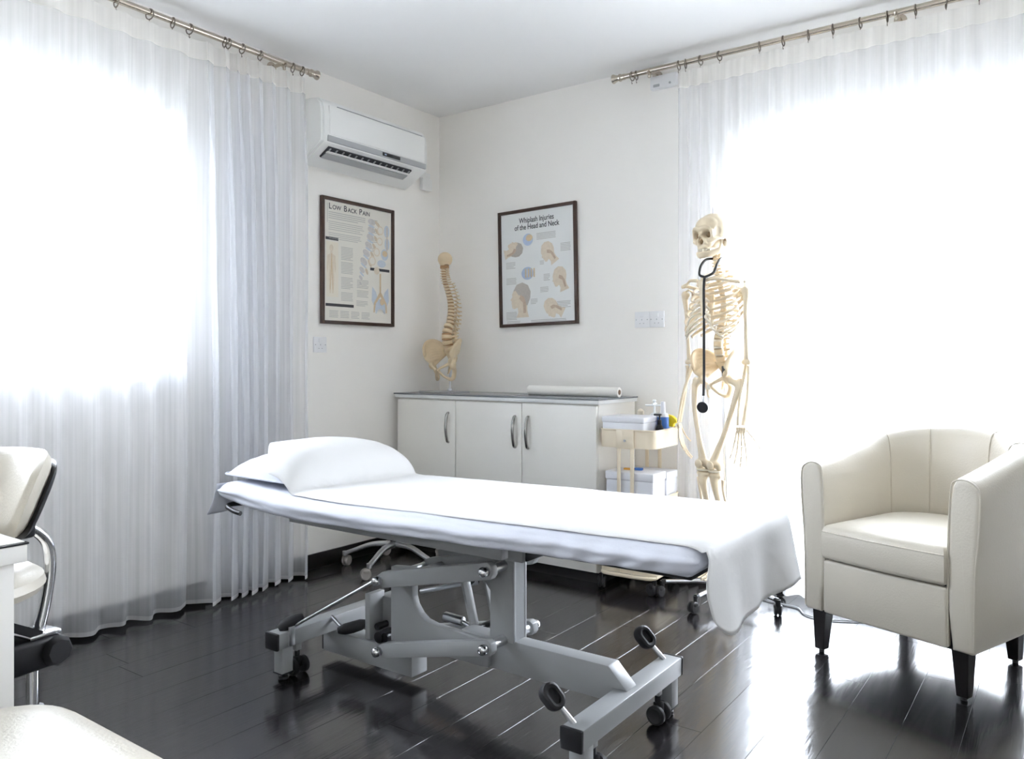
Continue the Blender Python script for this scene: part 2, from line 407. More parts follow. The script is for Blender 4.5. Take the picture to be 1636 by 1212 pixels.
# ================================================================== CURTAINS AND RODS
def fbm(x, y=0.0, z=0.0): return noise.fractal(Vector((x, y, z)), 1.0, 2.0, 3)
def make_curtain(name, label, s_from, s_to, place, dens, amp, z_top, z_bot, seed, n, roots_loc, rough_hem=0.012):
    root = thing(name, label, 'curtain', roots_loc)
    ss = [s_from+(s_to-s_from)*i/n for i in range(n+1)]
    ph = [0.0]
    for i in range(n):
        sm = (ss[i]+ss[i+1])/2
        ph.append(ph[-1]+2*PI*dens(sm)*(ss[i+1]-ss[i])*(1+0.75*fbm(sm*3.1, seed)))
    def pt(i, t, off=0.0):           # t 0 top .. 1 bottom
        s = ss[i]; a = amp(s)
        top = 0.35+0.55*min(1, t*5)+0.35*t
        wob = 0.5*fbm(s*2.3+t*0.35, seed+3.1, t*0.8)
        d = a*top*(math.sin(ph[i]+0.9*fbm(t*0.9, s*1.3, seed)*min(1, t*2))+wob*1.3)
        d += 0.02*t*t*fbm(s*1.7, seed+9)
        z = z_top+(z_bot-z_top)*t + rough_hem*t*fbm(s*6, seed+5)
        fold = max(0.0, a-0.026)*0.95*math.sin(2*ph[i]+0.8)*top+max(0.0, a-0.026)*0.5*fbm(s*9, seed+2)
        return place(s+fold+0.012*t*fbm(s*4, t*1.2, seed+7), d+off, z)-Vector(roots_loc)
    hdr = 0.085/(z_top-z_bot); hem = 0.018/(z_top-z_bot)
    def strip(t0, t1, m):
        mb = MB(); rows = 0
        mb.grid(lambda u, v: pt(int(round(u*n)), t0+(t1-t0)*v), n, m); return mb
    strip(0, hdr, 2).build('header_tape', HEADER, root, angle=180)
    strip(hdr, 1-hem, 26).build('sheer_cloth', SHEER, root, angle=180)
    strip(1-hem, 1, 2).build('hem', HEM, root, angle=180)
    return root
def gath(y): return min(1, max(0, (y+1.90)/0.14))
make_curtain('sheer_curtain', 'white sheer curtain over the left window, gathered in folds beside the air conditioner', -3.9, -1.19,
    lambda s, d, z: Vector((0.105+d, s, z)), lambda s: 9.0+2.5*gath(s), lambda s: 0.024+0.030*gath(s), 2.585, 0.015, 1.7, 900, (0.105, -1.19, 0))
make_curtain('sheer_curtain', 'wide white sheer curtain over the balcony door behind skeleton and armchair', 1.70, 3.95,
    lambda s, d, z: Vector((s, -0.105-d, z)), lambda s: 12, lambda s: 0.014+0.016*max(0, min(1, (1.9-s)/0.2)), 2.60, 0.02, 6.3, 900, (1.70, -0.105, 0))

def ringmesh(r, t):
    b = MB(); n = 20
    b.tube([(r*math.cos(2*PI*k/n), 0, r*math.sin(2*PI*k/n)) for k in range(n)], t, 6, closed=True); return b
ring_me = None
def rod(name, label, p0, p1, rings, rings_axis, br):
    global ring_me
    root = thing(name, label, 'curtain rod', p0)
    p0 = Vector(p0); p1 = Vector(p1); d = (p1-p0); L_ = d.length; dn = d.normalized()
    MB().cyl((0, 0, 0), d, 0.0135, n=16).build('pole', ROD, root)
    q = dn.to_track_quat('-Z', 'Y').to_matrix().to_4x4()
    prof = [(0.0, 0.062), (0.018, 0.062), (0.0245, 0.058), (0.0245, 0.052), (0.019, 0.042), (0.0155, 0.030), (0.0155, 0.022), (0.020, 0.019), (0.020, 0.012), (0.016, 0.009), (0.016, -0.012), (0.0135, -0.014)]
    MB().lathe(prof[::-1], 20, q).build('finial', ROD, root)
    if ring_me is None: ring_me = ringmesh(0.0225, 0.0028).mesh('ring', RING, 60)
    for r_ in rings:
        o = link('curtain_ring', ring_me, root)
        o.location = dn*r_+Vector((0, 0, -0.0075))
        o.rotation_euler = (0, random.uniform(-0.1, 0.1), math.atan2(dn.y, dn.x)-PI/2+random.uniform(-0.25, 0.25))
        hk = MB(); hk.tube(cr([(0, 0, -0.0225), (0.004, 0, -0.032), (0, 0, -0.040), (-0.004, 0, -0.034)], 4), 0.0015, 5)
        h = hk.build('hook', RING, o)
    wall = Vector(br)
    for s_ in (0.155, L_*0.5, L_-0.2):
        b = MB(); c = dn*s_
        b.cyl(c, c+wall*0.97, 0.009, n=12); b.cyl(c+wall*0.92, c+wall, 0.028, n=20, bev=0.003)
        b.tube([c+(Vector((0, 0, math.cos(a)))+wall.normalized()*math.sin(a))*0.019 for a in [PI*0.15+PI*1.3*k/12 for k in range(13)]], 0.006, 8)
        b.cyl(c-Vector((0, 0, 0.034)), c-Vector((0, 0, 0.012)), 0.008, n=10)
        b.build('bracket', ROD, root)
    return root
yL = [-1.197, -1.257, -1.454, -1.557, -1.632, -1.653, -1.832, -1.914, -2.021, -2.166, -2.31, -2.45, -2.60, -2.74, -2.88, -3.03, -3.2, -3.4, -3.6, -3.8]
rod('curtain_rod', 'brushed nickel curtain rod with rings above the left window curtain', (0.105, -1.155, 2.628), (0.105, -4.2, 2.628), [-1.155-y for y in yL], 0, (-0.105, 0, 0))
xR = [1.44, 1.465, 1.705, 1.742, 1.822, 1.92, 2.119, 2.232, 2.347, 2.455, 2.572, 2.682, 2.794]+[2.91+0.12*k for k in range(9)]
rod('curtain_rod', 'brushed nickel curtain rod with rings above the balcony door curtain', (1.385, -0.105, 2.640), (4.05, -0.105, 2.640), [x-1.385 for x in xR], 0, (0, 0.105, 0))
jb = thing('wall_box', 'small white plastic box on the wall under the right curtain rod', 'wall box', (1.585, 0, 2.60))
MB().box(-0.075, 0.075, -0.035, 0, -0.034, 0.034, 0.004).build('body', SOCKW, jb)
MB().box(-0.055, -0.02, -0.038, -0.034, -0.026, -0.012, 0.001).build('button', ACG, jb)
MB().cyl((0.04, -0.034, -0.018), (0.04, -0.039, -0.018), 0.006, n=12).build('knob', ACG, jb)

# ================================================================== AIR CONDITIONER
ac = thing('air_conditioner', 'white wall mounted air conditioner above the framed low back pain poster', 'air conditioner', (0, -0.745, 2.165), PI/2)
HW = 0.405
prof = [(0.0, 0.02), (-0.0, 0.335), (-0.10, 0.335), (-0.165, 0.325), (-0.195, 0.295), (-0.207, 0.24), (-0.208, 0.13), (-0.203, 0.092), (-0.075, 0.018), (-0.03, 0.0)]
def prof_ext(poly, x0, x1):
    mb = MB()
    a = [mb.bm.verts.new((x0, y, z)) for y, z in poly]; c = [mb.bm.verts.new((x1, y, z)) for y, z in poly]
    n = len(poly); mb.bm.faces.new(a); mb.bm.faces.new(c[::-1])
    for k in range(n): mb.bm.faces.new((a[k], c[k], c[(k+1) % n], a[(k+1) % n]))
    bmesh.ops.recalc_face_normals(mb.bm, faces=mb.bm.faces); return mb
mb = prof_ext(prof, -HW, HW)
bmesh.ops.bevel(mb.bm, geom=[e for e in mb.bm.edges if abs(e.verts[0].co.x-e.verts[1].co.x) < 1e-6], offset=0.012, segments=3, affect='EDGES')
mb.build('casing', ACW, ac, angle=35)
MB().box(-0.36, 0.37, -0.2115, -0.195, 0.135, 0.287, 0.006).build('front_panel', ACW, ac)
MB().box(-0.30, 0.36, -0.2025, -0.196, 0.2905, 0.294, 0.001).build('panel_seam', ACG, ac)
MB().box(-0.372, 0.382, -0.2125, -0.190, 0.098, 0.130, 0.004).build('grey_strip', ACG, ac)
MB().box(0.02, 0.16, -0.2140, -0.2120, 0.104, 0.124, 0.001).build('display', BLK, ac)
MB().box(0.035, 0.05, -0.2146, -0.2138, 0.110, 0.118).build('indicator', INKB, ac)
# slanted outlet under the strip
ang = math.atan2(0.074, 0.128)
Mo = Matrix.Translation((0, -0.139, 0.052)) @ Matrix.Rotation(-ang, 4, 'X')
MB().box(-0.345, 0.285, -0.052, 0.030, -0.006, 0.006, 0.002, 2, Mo).build('outlet_recess', DARKV, ac)
for (yy, hw_, rr, mm) in ((-0.022, 0.009, 0.25, ACW), (0.008, 0.022, 0.12, ACG)):
    Ml = Mo @ Matrix.Translation((0, yy, -0.010)) @ Matrix.Rotation(rr, 4, 'X')
    MB().box(-0.340, 0.280, -hw_, hw_, -0.0025, 0.0025, 0.002, 2, Ml).build('louvre', mm, ac)
for k in range(14):
    Ml = Mo @ Matrix.Translation((-0.33+k*0.046, -0.040, -0.007)) @ Matrix.Rotation(0.5, 4, 'Y')
    MB().box(-0.004, 0.004, -0.008, 0.008, -0.003, 0.003, 0, 2, Ml).build('fin', ACG, ac)
for k in range(5):
    MB().box(-HW-0.0015, -HW+0.004, -0.055, -0.02, 0.052+k*0.008, 0.055+k*0.008).build('side_vent', ACG, ac)
tr = thing('pipe_cover', 'small white pipe trunking box under the right end of the air conditioner', 'pipe cover', (0, -0.146, 2.200), PI/2)
MB().box(-0.044, 0.044, -0.03, 0, 0, 0.075, 0.005).build('cover', ACW, tr)
MB().box(-0.047, 0.047, -0.012, 0, 0.068, 0.115, 0.004).build('collar', ACW, tr)

# ================================================================== POSTERS
def poster(name, label, loc, rz, tilt, W, Hh, paper):
    r = thing(name, label, 'poster', loc, rz); r.rotation_euler = (0, tilt, rz)
    t = 0.019
    for (x0, x1, z0, z1) in ((-W/2, -W/2+t, -Hh/2, Hh/2), (W/2-t, W/2, -Hh/2, Hh/2), (-W/2+t, W/2-t, Hh/2-t, Hh/2), (-W/2+t, W/2-t, -Hh/2, -Hh/2+t)):
        MB().box(x0, x1, -0.024, -0.002, z0, z1, 0.0025).build('frame_rail', BROWN, r)
    MB().box(-W/2+t*0.7, W/2-t*0.7, -0.012, -0.003, -Hh/2+t*0.7, Hh/2-t*0.7).build('print_sheet', paper, r)
    return r
YP = -0.0128
def para(mb, rr, x0, x1, z1, n, dz=0.0075, th=0.0028, y=YP):
    for k in range(n):
        xx = x1-(rr.uniform(0.0, 0.25)*(x1-x0) if (k % 4 == 3) else rr.uniform(0, 0.05)*(x1-x0))
        mb.rect(x0, xx, z1-k*dz-th, z1-k*dz, y)
def ellp(cx_, cz_, rx, rz_, n=28, rot=0.0):
    return [(cx_+rx*math.cos(a)*math.cos(rot)-rz_*math.sin(a)*math.sin(rot), cz_+rx*math.cos(a)*math.sin(rot)+rz_*math.sin(a)*math.cos(rot)) for a in [2*PI*k/n for k in range(n)]]
rr = random.Random(5)
pl = poster('framed_poster', 'brown framed low back pain poster under the air conditioner', (0, -0.715, 1.678), PI/2, 0, 0.558, 0.700, PAPER_A)
# title in small capitals
x = -0.225
for big, small in (('L', 'OW'), ('B', 'ACK'), ('P', 'AIN')):
    text(big, 0.046, x, 0.286, YP, INK, pl, bold=0.0004); x += 0.027 if big != 'B' else 0.031
    text(small, 0.034, x, 0.286, YP, INK, pl, bold=0.0004); x += {'OW': 0.082, 'ACK': 0.086, 'AIN': 0}[small]
b = MB()
b.rect(-0.235, -0.232, 0.21, 0.315, YP)
para(b, rr, -0.225, 0.06, 0.270, 4, 0.011, 0.0035); para(b, rr, -0.225, 0.04, 0.218, 5, 0.011, 0.003); para(b, rr, -0.225, 0.02, 0.155, 4, 0.010, 0.003)
for (xx, zz, nn) in ((-0.135, 0.085, 9), (-0.135, 0.0, 8), (-0.135, -0.085, 8), (-0.135, -0.17, 6), (-0.015, -0.09, 6), (-0.015, -0.15, 5), (-0.02, -0.21, 4)):
    para(b, rr, xx, xx+0.09, zz, nn, 0.0085, 0.003)
for k in range(4): para(b, rr, -0.22+0.08*k, -0.155+0.08*k, -0.275, 5, 0.0085, 0.003)
for k in range(4): para(b, rr, 0.10, 0.15, 0.27-k*0.055, 3, 0.009, 0.003)
b.build('fine_print', INKG, pl)['kind'] = 'stuff'
for (x0, x1, z0, z1) in ((-0.247, -0.155, 0.114, 0.130), (0.088, 0.246, -0.026, -0.010), (-0.247, -0.040, -0.252, -0.236)):
    MB().rect(x0, x1, z0, z1, YP).build('title_bar', INK, pl)
b = MB()   # standing figure in the left column
b.rect(-0.240, -0.155, -0.20, 0.105, YP+0.0004)
b.build('figure_panel', mat('panel_ink', (0.80, 0.74, 0.63), 0.6), pl)
b = MB()
b.flat(ellp(-0.205, 0.070, 0.014, 0.020), YP)
b.flat([(-0.212, 0.052), (-0.198, 0.052), (-0.196, 0.038), (-0.176, 0.028), (-0.172, -0.04), (-0.178, -0.07), (-0.183, -0.04), (-0.185, 0.0), (-0.187, -0.05), (-0.184, -0.10), (-0.190, -0.18), (-0.199, -0.18), (-0.203, -0.07), (-0.209, -0.18), (-0.218, -0.18), (-0.224, -0.10), (-0.222, -0.05), (-0.224, 0.0), (-0.227, -0.04), (-0.233, -0.07), (-0.238, -0.04), (-0.234, 0.028), (-0.214, 0.038)], YP)
b.build('printed_figure', INKT, pl)
MB().flat([(-0.207, 0.04), (-0.201, 0.04), (-0.199, -0.02), (-0.192, -0.16), (-0.197, -0.16), (-0.204, -0.04), (-0.211, -0.16), (-0.216, -0.16), (-0.209, -0.02)], YP-0.0004).build('printed_nerve', INKO, pl)
# printed lumbar spine: a curved column of vertebra blocks with processes
b = MB(); b2 = MB(); b3 = MB()
path = [(0.100, 0.255), (0.098, 0.210), (0.090, 0.165), (0.076, 0.118), (0.058, 0.070), (0.038, 0.020), (0.024, -0.03), (0.014, -0.075), (0.012, -0.11)]
for k, (px, pz) in enumerate(path):
    s_ = 1.0 if k < 6 else (1.0-0.22*(k-5)); rt = -0.15-0.08*k
    b.flat(ellp(px, pz, 0.030*s_, 0.019*s_, 14, rt), YP)
    if k < 7: b2.flat(ellp(px-0.002, pz-0.024, 0.027*s_, 0.006, 12, rt), YP-0.0003)
    if k < 7: b3.flat(ellp(px+0.047*s_, pz-0.006, 0.026*s_, 0.010, 12, rt-0.5), YP-0.0003)
b.build('printed_spine', mat('spine_ink', (0.60, 0.57, 0.55), 0.6, var=0.2, vscale=70), pl); b2.build('printed_discs', INKP, pl); b3.build('printed_processes', mat('proc_ink', (0.62, 0.52, 0.40), 0.6, var=0.2, vscale=80), pl)
b = MB()
for (px, pz, r_) in ((0.170, 0.215, 0.026), (0.165, 0.150, 0.024), (0.140, 0.085, 0.026), (0.105, 0.03, 0.028), (0.140, -0.035+0.01, 0.022)):
    b.flat(ellp(px, pz, r_, r_), YP-0.0006)
b.build('printed_roundel', INKT, pl)
b = MB()
for (px, pz, r_) in ((0.170, 0.215, 0.019), (0.165, 0.150, 0.017), (0.140, 0.085, 0.018), (0.105, 0.03, 0.020)):
    b.flat(ellp(px, pz, r_, r_), YP-0.0009)
b.build('printed_roundel_centre', PAPER_A, pl)
b = MB()
for (px, pz, rx, rz_) in ((0.222, 0.215, 0.022, 0.036), (0.225, 0.140, 0.020, 0.036), (0.205, 0.075, 0.030, 0.034), (0.18, 0.02, 0.035, 0.022)): b.flat(ellp(px, pz, rx, rz_), YP-0.0003)
b.build('printed_section', INKP, pl)
b = MB()
b.flat(ellp(0.207, 0.082, 0.022, 0.018), YP-0.0007); b.rect(0.222, 0.228, 0.10, 0.24, YP-0.0007); b.build('printed_section_centre', INKO, pl)
# printed pelvis
b = MB()
b.flat([(0.10, -0.20), (0.105, -0.12), (0.135, -0.15), (0.15, -0.19), (0.19, -0.19), (0.205, -0.15), (0.235, -0.12), (0.242, -0.20), (0.215, -0.245), (0.205, -0.28), (0.185, -0.25), (0.155, -0.25), (0.135, -0.28), (0.125, -0.245)], YP)
b.build('printed_pelvis', INKP, pl)
b = MB()
b.rect(0.164, 0.176, -0.17, -0.04, YP-0.0004); b.flat([(0.164, -0.15), (0.176, -0.15), (0.222, -0.215), (0.226, -0.27), (0.216, -0.27), (0.208, -0.22), (0.17, -0.175), (0.132, -0.22), (0.124, -0.27), (0.114, -0.27), (0.118, -0.215)], YP-0.0004)
b.flat(ellp(0.185, -0.205, 0.018, 0.02), YP-0.0005)
b.build('printed_vessels', INKO, pl)

pr = poster('framed_poster', 'brown framed whiplash injuries poster hung slightly crooked over the sideboard', (0.771, 0, 1.681), 0, math.radians(-1.2), 0.553, 0.700, PAPER_B)
text('Whiplash Injuries', 0.044, 0, 0.268, YP, INK, pr, align='CENTER', sx=0.80, bold=0.0006)
text('of the Head and Neck', 0.044, 0, 0.228, YP, INK, pr, align='CENTER', sx=0.80, bold=0.0006)
b = MB()
for (xx, zz, nn, wv) in ((0.00, 0.195, 5, 0.135), (0.165, 0.12, 6, 0.07), (-0.225, 0.04, 5, 0.07), (-0.225, -0.055, 5, 0.075), (0.045, -0.05, 5, 0.045), (-0.23, -0.26, 6, 0.08), (0.135, -0.215, 5, 0.095), (-0.225, -0.315, 2, 0.10), (-0.05, -0.315, 2, 0.25), (-0.05, -0.19, 4, 0.05), (0.02, -0.125, 4, 0.06), (0.02, 0.03, 3, 0.03)):
    para(b, rr, xx, xx+wv, zz, nn, 0.0085, 0.003)
b.build('fine_print', INKG, pr)['kind'] = 'stuff'
def head(px, pz, s_, rot, flip, hair):
    prof_ = [(-0.42, 0.30), (-0.52, 0.12), (-0.50, 0.02), (-0.62, -0.14), (-0.54, -0.20), (-0.56, -0.30), (-0.53, -0.40), (-0.52, -0.52), (-0.40, -0.58), (-0.20, -0.52), (-0.16, -0.75), (-0.28, -1.0), (0.45, -1.0), (0.36, -0.7), (0.36, -0.42), (0.52, -0.1), (0.55, 0.2), (0.40, 0.5), (0.10, 0.64), (-0.22, 0.56)]
    hp = [(-0.44, 0.28), (-0.30, 0.30), (-0.16, 0.10), (0.04, 0.0), (0.12, -0.22), (0.22, -0.42), (0.38, -0.44), (0.54, -0.1), (0.57, 0.2), (0.42, 0.52), (0.10, 0.67), (-0.24, 0.58)]
    br_ = [(0.0, 0.1), (0.2, -0.05), (0.30, -0.35), (0.28, -0.8), (0.14, -0.8), (0.12, -0.3), (-0.1, -0.1)]
    def T(pp):
        out = []
        for (a, c) in pp:
            a = -a if flip else a
            out.append((px+s_*(a*math.cos(rot)-c*math.sin(rot)), pz+s_*(a*math.sin(rot)+c*math.cos(rot))))
        return out
    MB().flat(T(prof_), YP).build('printed_head', INKT, pr)
    if hair: MB().flat(T(hp), YP-0.0003).build('printed_hair', INKH, pr)
    MB().flat(T(br_), YP-0.0005).build('printed_neck_muscle', mat('muscle_ink', (0.55, 0.42, 0.32), 0.6, var=0.2, vscale=60), pr)
head(-0.155, 0.115, 0.085, -1.35, False, True)
head(0.075, 0.085, 0.088, 0.55, False, False)
head(-0.120, -0.170, 0.125, 0.0, False, True)
head(0.155, -0.070, 0.090, 0.30, False, False)
head(0.095, -0.245, 0.090, 1.05, False, False)
b = MB(); b.flat(ellp(-0.062, 0.165, 0.036, 0.036), YP-0.0007); b.flat(ellp(-0.068, -0.035, 0.044, 0.038), YP-0.0007); b.build('printed_roundel', INKB, pr)
b = MB(); b.flat(ellp(-0.052, 0.175, 0.024, 0.020), YP-0.001)
for k in range(4): b.rect(-0.086+k*0.02, -0.076+k*0.02, -0.06, -0.008, YP-0.001)
b.build('printed_roundel_centre', INKO, pr)

# ================================================================== WALL SOCKETS
def socket(label, loc, rz, sz, screws, group=None):
    r = thing('wall_socket', label, 'socket', loc, rz)
    MB().box(-sz/2, sz/2, -0.010, 0, -0.043, 0.043, 0.003).build('plate', SOCKW, r)
    for s_ in (-1, 1): MB().cyl((s_*sz*0.38, -0.0095, 0), (s_*sz*0.38, -0.0112, 0), 0.003, n=10).build('screw', ACG, r)
    MB().box(-0.012, 0.012, -0.0125, -0.009, 0.012, 0.034, 0.002).build('switch', SOCKW, r)
    for (x, z, hw, hh) in ((0, 0.0, 0.002, 0.004), (-0.011, -0.02, 0.0035, 0.0016), (0.011, -0.02, 0.0035, 0.0016)):
        MB().box(x-hw, x+hw, -0.0106, -0.0095, z-hh, z+hh).build('pin_slot', ACG, r)
    return r
socket('white wall socket low beside the left curtain', (0, -0.995, 1.212), PI/2, 0.09, 2)
socket('white wall socket over the sideboard, left of the pair', (1.450, 0, 1.346), 0, 0.086, 2)
socket('white wall socket over the sideboard, right of the pair nearest the skeleton', (1.537, 0, 1.346), 0, 0.086, 2)

# ================================================================== SIDEBOARD
def handle(parent, x, z):
    b = MB()
    pts = cr([(x, -0.436, z+0.085), (x, -0.452, z+0.07), (x, -0.463, z), (x, -0.452, z-0.07), (x, -0.436, z-0.085)], 6)
    b.tube(pts, [0.006, 0.0085, 0.0085, 0.0085, 0.006], 10, flat=(1.0, 1.0))
    return b.build('handle', mat('dark_nickel', (0.36, 0.35, 0.34), 0.18, 1.0), parent)
def cabinet(label, x0, x1, doors):
    r = thing('cabinet', label, 'cabinet', (x0, 0, 0))
    W = x1-x0
    MB().box(0.0, W, -0.415, -0.016, 0.06, 0.905, 0.002).build('carcass', CABW, r)
    MB().box(0.02, W-0.0, -0.385, -0.016, 0.0, 0.06).build('plinth', BLACKB, r)
    for (a, c, hx) in doors:
        d = MB().box(a-x0+0.0015, c-x0-0.0015, -0.435, -0.4155, 0.065, 0.898, 0.0025).build('cabinet_door', CABW, r)
        hm = handle(d, hx-x0, 0.745)
    return r
cabinet('white single door cabinet in the corner under the spine model', 0.045, 0.497, [(0.045, 0.497, 0.448)])
cabinet('white double door cabinet beside the cream trolley', 0.499, 1.412, [(0.499, 0.955, 0.915), (0.957, 1.412, 1.000)])
wt = thing('worktop', 'white sideboard worktop with dark grey edge across both cabinets', 'worktop', (0.72, -0.22, 0.906))
MB().box(-0.69, 0.706, -0.222, 0.205, 0, 0.020, 0.002).build('slab', WTOP, wt)
MB().box(-0.696, 0.71, -0.226, 0.206, 0.020, 0.027, 0.001).build('glass_top', CABE, wt)
WT = 0.933
# paper roll
pr_ = thing('paper_roll', 'long roll of white couch paper lying on the sideboard', 'paper roll', (1.13, -0.20, WT+0.0265), 0)
Mr = Matrix.Rotation(PI/2, 4, 'Y')
MB().lathe([(0.013, -0.285), (0.0262, -0.285), (0.0265, -0.28), (0.0265, 0.28), (0.0262, 0.285), (0.013, 0.285)], 24, Mr).build('paper', ROLLP, pr_)
MB().lathe([(0.010, -0.2855), (0.0135, -0.2855), (0.0135, 0.2862), (0.010, 0.2862)], 20, Mr).build('core', CARD, pr_)

# ================================================================== BONES
def vertebra_mesh(kind):
    b = MB()
    if kind == 'cervical':
        b.cyl((0, 0, -0.007), (0, 0, 0.007), 0.0105, n=12, bev=0.002)
        for s_ in (-1, 1):
            b.tube([(s_*0.006, 0.004, 0), (s_*0.020, 0.006, -0.001), (s_*0.024, 0.004, -0.002)], [0.005, 0.0045, 0.003], 6)
            b.tube([(s_*0.012, 0.008, 0), (s_*0.012, 0.020, 0), (0, 0.028, -0.002)], [0.005, 0.0045, 0.004], 6)
        b.tube([(0, 0.026, -0.001), (0, 0.040, -0.006)], [0.004, 0.003], 6)
    elif kind == 'thoracic':
        b.cyl((0, 0, -0.009), (0, 0, 0.009), 0.0145, n=12, bev=0.002)
        for s_ in (-1, 1):
            b.tube([(s_*0.008, 0.010, 0.002), (s_*0.026, 0.024, 0.005), (s_*0.033, 0.030, 0.006)], [0.006, 0.0055, 0.0045], 6)
            b.tube([(s_*0.010, 0.012, 0), (s_*0.010, 0.022, 0), (0, 0.030, -0.003)], [0.005, 0.005, 0.005], 6)
        b.tube([(0, 0.028, -0.002), (0, 0.046, -0.016), (0, 0.055, -0.030)], [0.005, 0.0045, 0.003], 6)
    else:
        b.cyl((0, 0, -0.0125), (0, 0, 0.0125), 0.0215, n=14, bev=0.003)
        for s_ in (-1, 1):
            b.tube([(s_*0.012, 0.016, 0.002), (s_*0.030, 0.022, 0.003), (s_*0.043, 0.026, 0.005)], [0.007, 0.006, 0.004], 6, flat=(1.0, 0.7))
            b.tube([(s_*0.013, 0.018, 0), (s_*0.015, 0.030, 0), (0, 0.040, -0.003)], [0.0065, 0.0065, 0.006], 6)
            b.ell((s_*0.016, 0.034, -0.014), (0.006, 0.006, 0.012), None, 8, 6)
        b.tube([(0, 0.038, 0), (0, 0.062, -0.006)], [0.008, 0.007], 8, flat=(1.5, 0.6))
    return b.mesh('vertebra', BONE, 40)
VERT = {k: vertebra_mesh(k) for k in ('cervical', 'thoracic', 'lumbar')}
b = MB(); b.cyl((0, 0, -0.5), (0, 0, 0.5), 1.0, n=14, bev=0.06); DISCM = b.mesh('disc', DISC, 40)
DISC_PALE = DISCM.copy(); DISC_PALE.materials.clear(); DISC_PALE.materials.append(CART)
def spine(root, base, top, curve, fx, disc_me, base_scale=1.0, ws=1.0):
    # 24 vertebrae from L5 (base z) up to C1 (top z); curve(t) gives the local y offset, fx(z) the local x offset
    hs = [1.25-0.03*i for i in range(5)]+[0.88-0.022*i for i in range(12)]+[0.58]*7
    tot = sum(hs); z = base; k = 0
    for i in range(24):
        hgt = hs[i]/tot*(top-base); zc = z+hgt/2
        t = (zc-base)/(top-base); y = curve(t)
        kind = 'lumbar' if i < 5 else ('thoracic' if i < 17 else 'cervical')
        nom = {'lumbar': 0.032, 'thoracic': 0.0235, 'cervical': 0.0175}[kind]
        s_ = hgt/nom*base_scale
        if kind == 'thoracic': wd = 1.12-0.022*(i-5)
        elif kind == 'lumbar': wd = 1.08-0.02*i
        else: wd = 1.05-0.02*(i-17)
        wd *= ws
        o = link('vertebra', VERT[kind], root); o.location = (fx(zc), y, zc); o.scale = (wd, wd, s_)
        dy = (curve(t+0.02)-curve(t-0.02))/(0.04*(top-base)); o.rotation_euler = (-math.atan(dy), 0, 0)
        rad = {'lumbar': 0.0215, 'thoracic': 0.0145, 'cervical': 0.0105}[kind]*wd*0.97
        if i < 23:
            d = link('disc', disc_me, root); d.location = (fx(z+hgt), curve((z+hgt-base)/(top-base)), z+hgt); d.scale = (rad, rad, hgt*0.30)
        z += hgt
def hip_bone(s_, sc=1.0):
    # one fused hip bone, s_ = side; frame: x out, -y front, origin between the hip joints
    b = MB()
    crest = [Vector(p) for p in cr([(0.112, -0.072, 0.038), (0.128, -0.058, 0.085), (0.136, -0.022, 0.118), (0.122, 0.018, 0.130), (0.092, 0.052, 0.118), (0.055, 0.078, 0.088)], 5)]
    low = [Vector(p) for p in cr([(0.085, -0.050, -0.008), (0.076, -0.036, 0.000), (0.068, -0.015, 0.008), (0.060, 0.012, 0.014), (0.052, 0.038, 0.024), (0.044, 0.066, 0.040)], 5)]
    n = len(crest)
    for k in range(0, n):
        for t in [0, .17, .34, .5, .66, .83, 1.0]:
            p = crest[k]*(1-t)+low[k]*t
            bulge = math.sin(PI*t)*0.014; p = p+Vector((bulge*0.9, bulge*0.2, -bulge*0.5))
            r = 0.0065+0.002*(1-t)*(t < 0.1)+0.003*max(0, t-0.6)
            b.ell((p.x*s_, p.y, p.z), (r*1.05, r*1.5, r*1.7), None, 8, 6)
    b.tube([(s_*p.x, p.y, p.z) for p in crest], 0.0085, 8)
    b.ell((s_*0.088, -0.020, -0.030), (0.020, 0.030, 0.032), None, 14, 10)                                       # acetabulum block
    b.tube([(s_*x, y, z) for x, y, z in cr([(0.080, -0.035, -0.020), (0.050, -0.062, -0.040), (0.022, -0.074, -0.055), (0.008, -0.072, -0.068)], 5)], [0.014, 0.010, 0.009, 0.013], 8)
    b.tube([(s_*x, y, z) for x, y, z in cr([(0.086, -0.008, -0.040), (0.078, 0.012, -0.080), (0.066, 0.010, -0.118), (0.052, -0.012, -0.128)], 5)], [0.017, 0.015, 0.016, 0.011], 8)
    b.tube([(s_*x, y, z) for x, y, z in cr([(0.058, -0.004, -0.126), (0.036, -0.040, -0.108), (0.010, -0.068, -0.074)], 5)], [0.012, 0.0085, 0.010], 8)
    b.tube([(s_*x, y, z) for x, y, z in cr([(0.080, 0.0, -0.02), (0.062, 0.030, 0.010), (0.046, 0.062, 0.038)], 4)], [0.016, 0.013, 0.012], 8)
    m = remeshed(b, 0.0045, 3)
    if sc != 1: bmesh.ops.scale(m.bm, vec=(sc, sc, sc), verts=m.bm.verts)
    return m
def sacrum(sc=1.0):
    b = MB()
    for k in range(14):
        t = k/13; wd = 0.048*(1-t)**0.8+0.009; z = 0.062-0.125*t; y = 0.052+0.040*math.sin(PI*min(1, t*0.95))-0.012*t
        b.ell((0, y, z), (wd, 0.016-0.008*t, 0.010), None, 14, 8)
    b.tube(cr([(0, 0.052, -0.060), (0, 0.044, -0.078), (0, 0.030, -0.090)], 4), [0.009, 0.007, 0.004], 8)
    for k in range(4): b.ell((0, 0.072+0.03*math.sin(PI*k/4), 0.045-0.024*k), (0.005, 0.012, 0.008), None, 8, 6)
    m = remeshed(b, 0.0045, 3)
    if sc != 1: bmesh.ops.scale(m.bm, vec=(sc, sc, sc), verts=m.bm.verts)
    return m

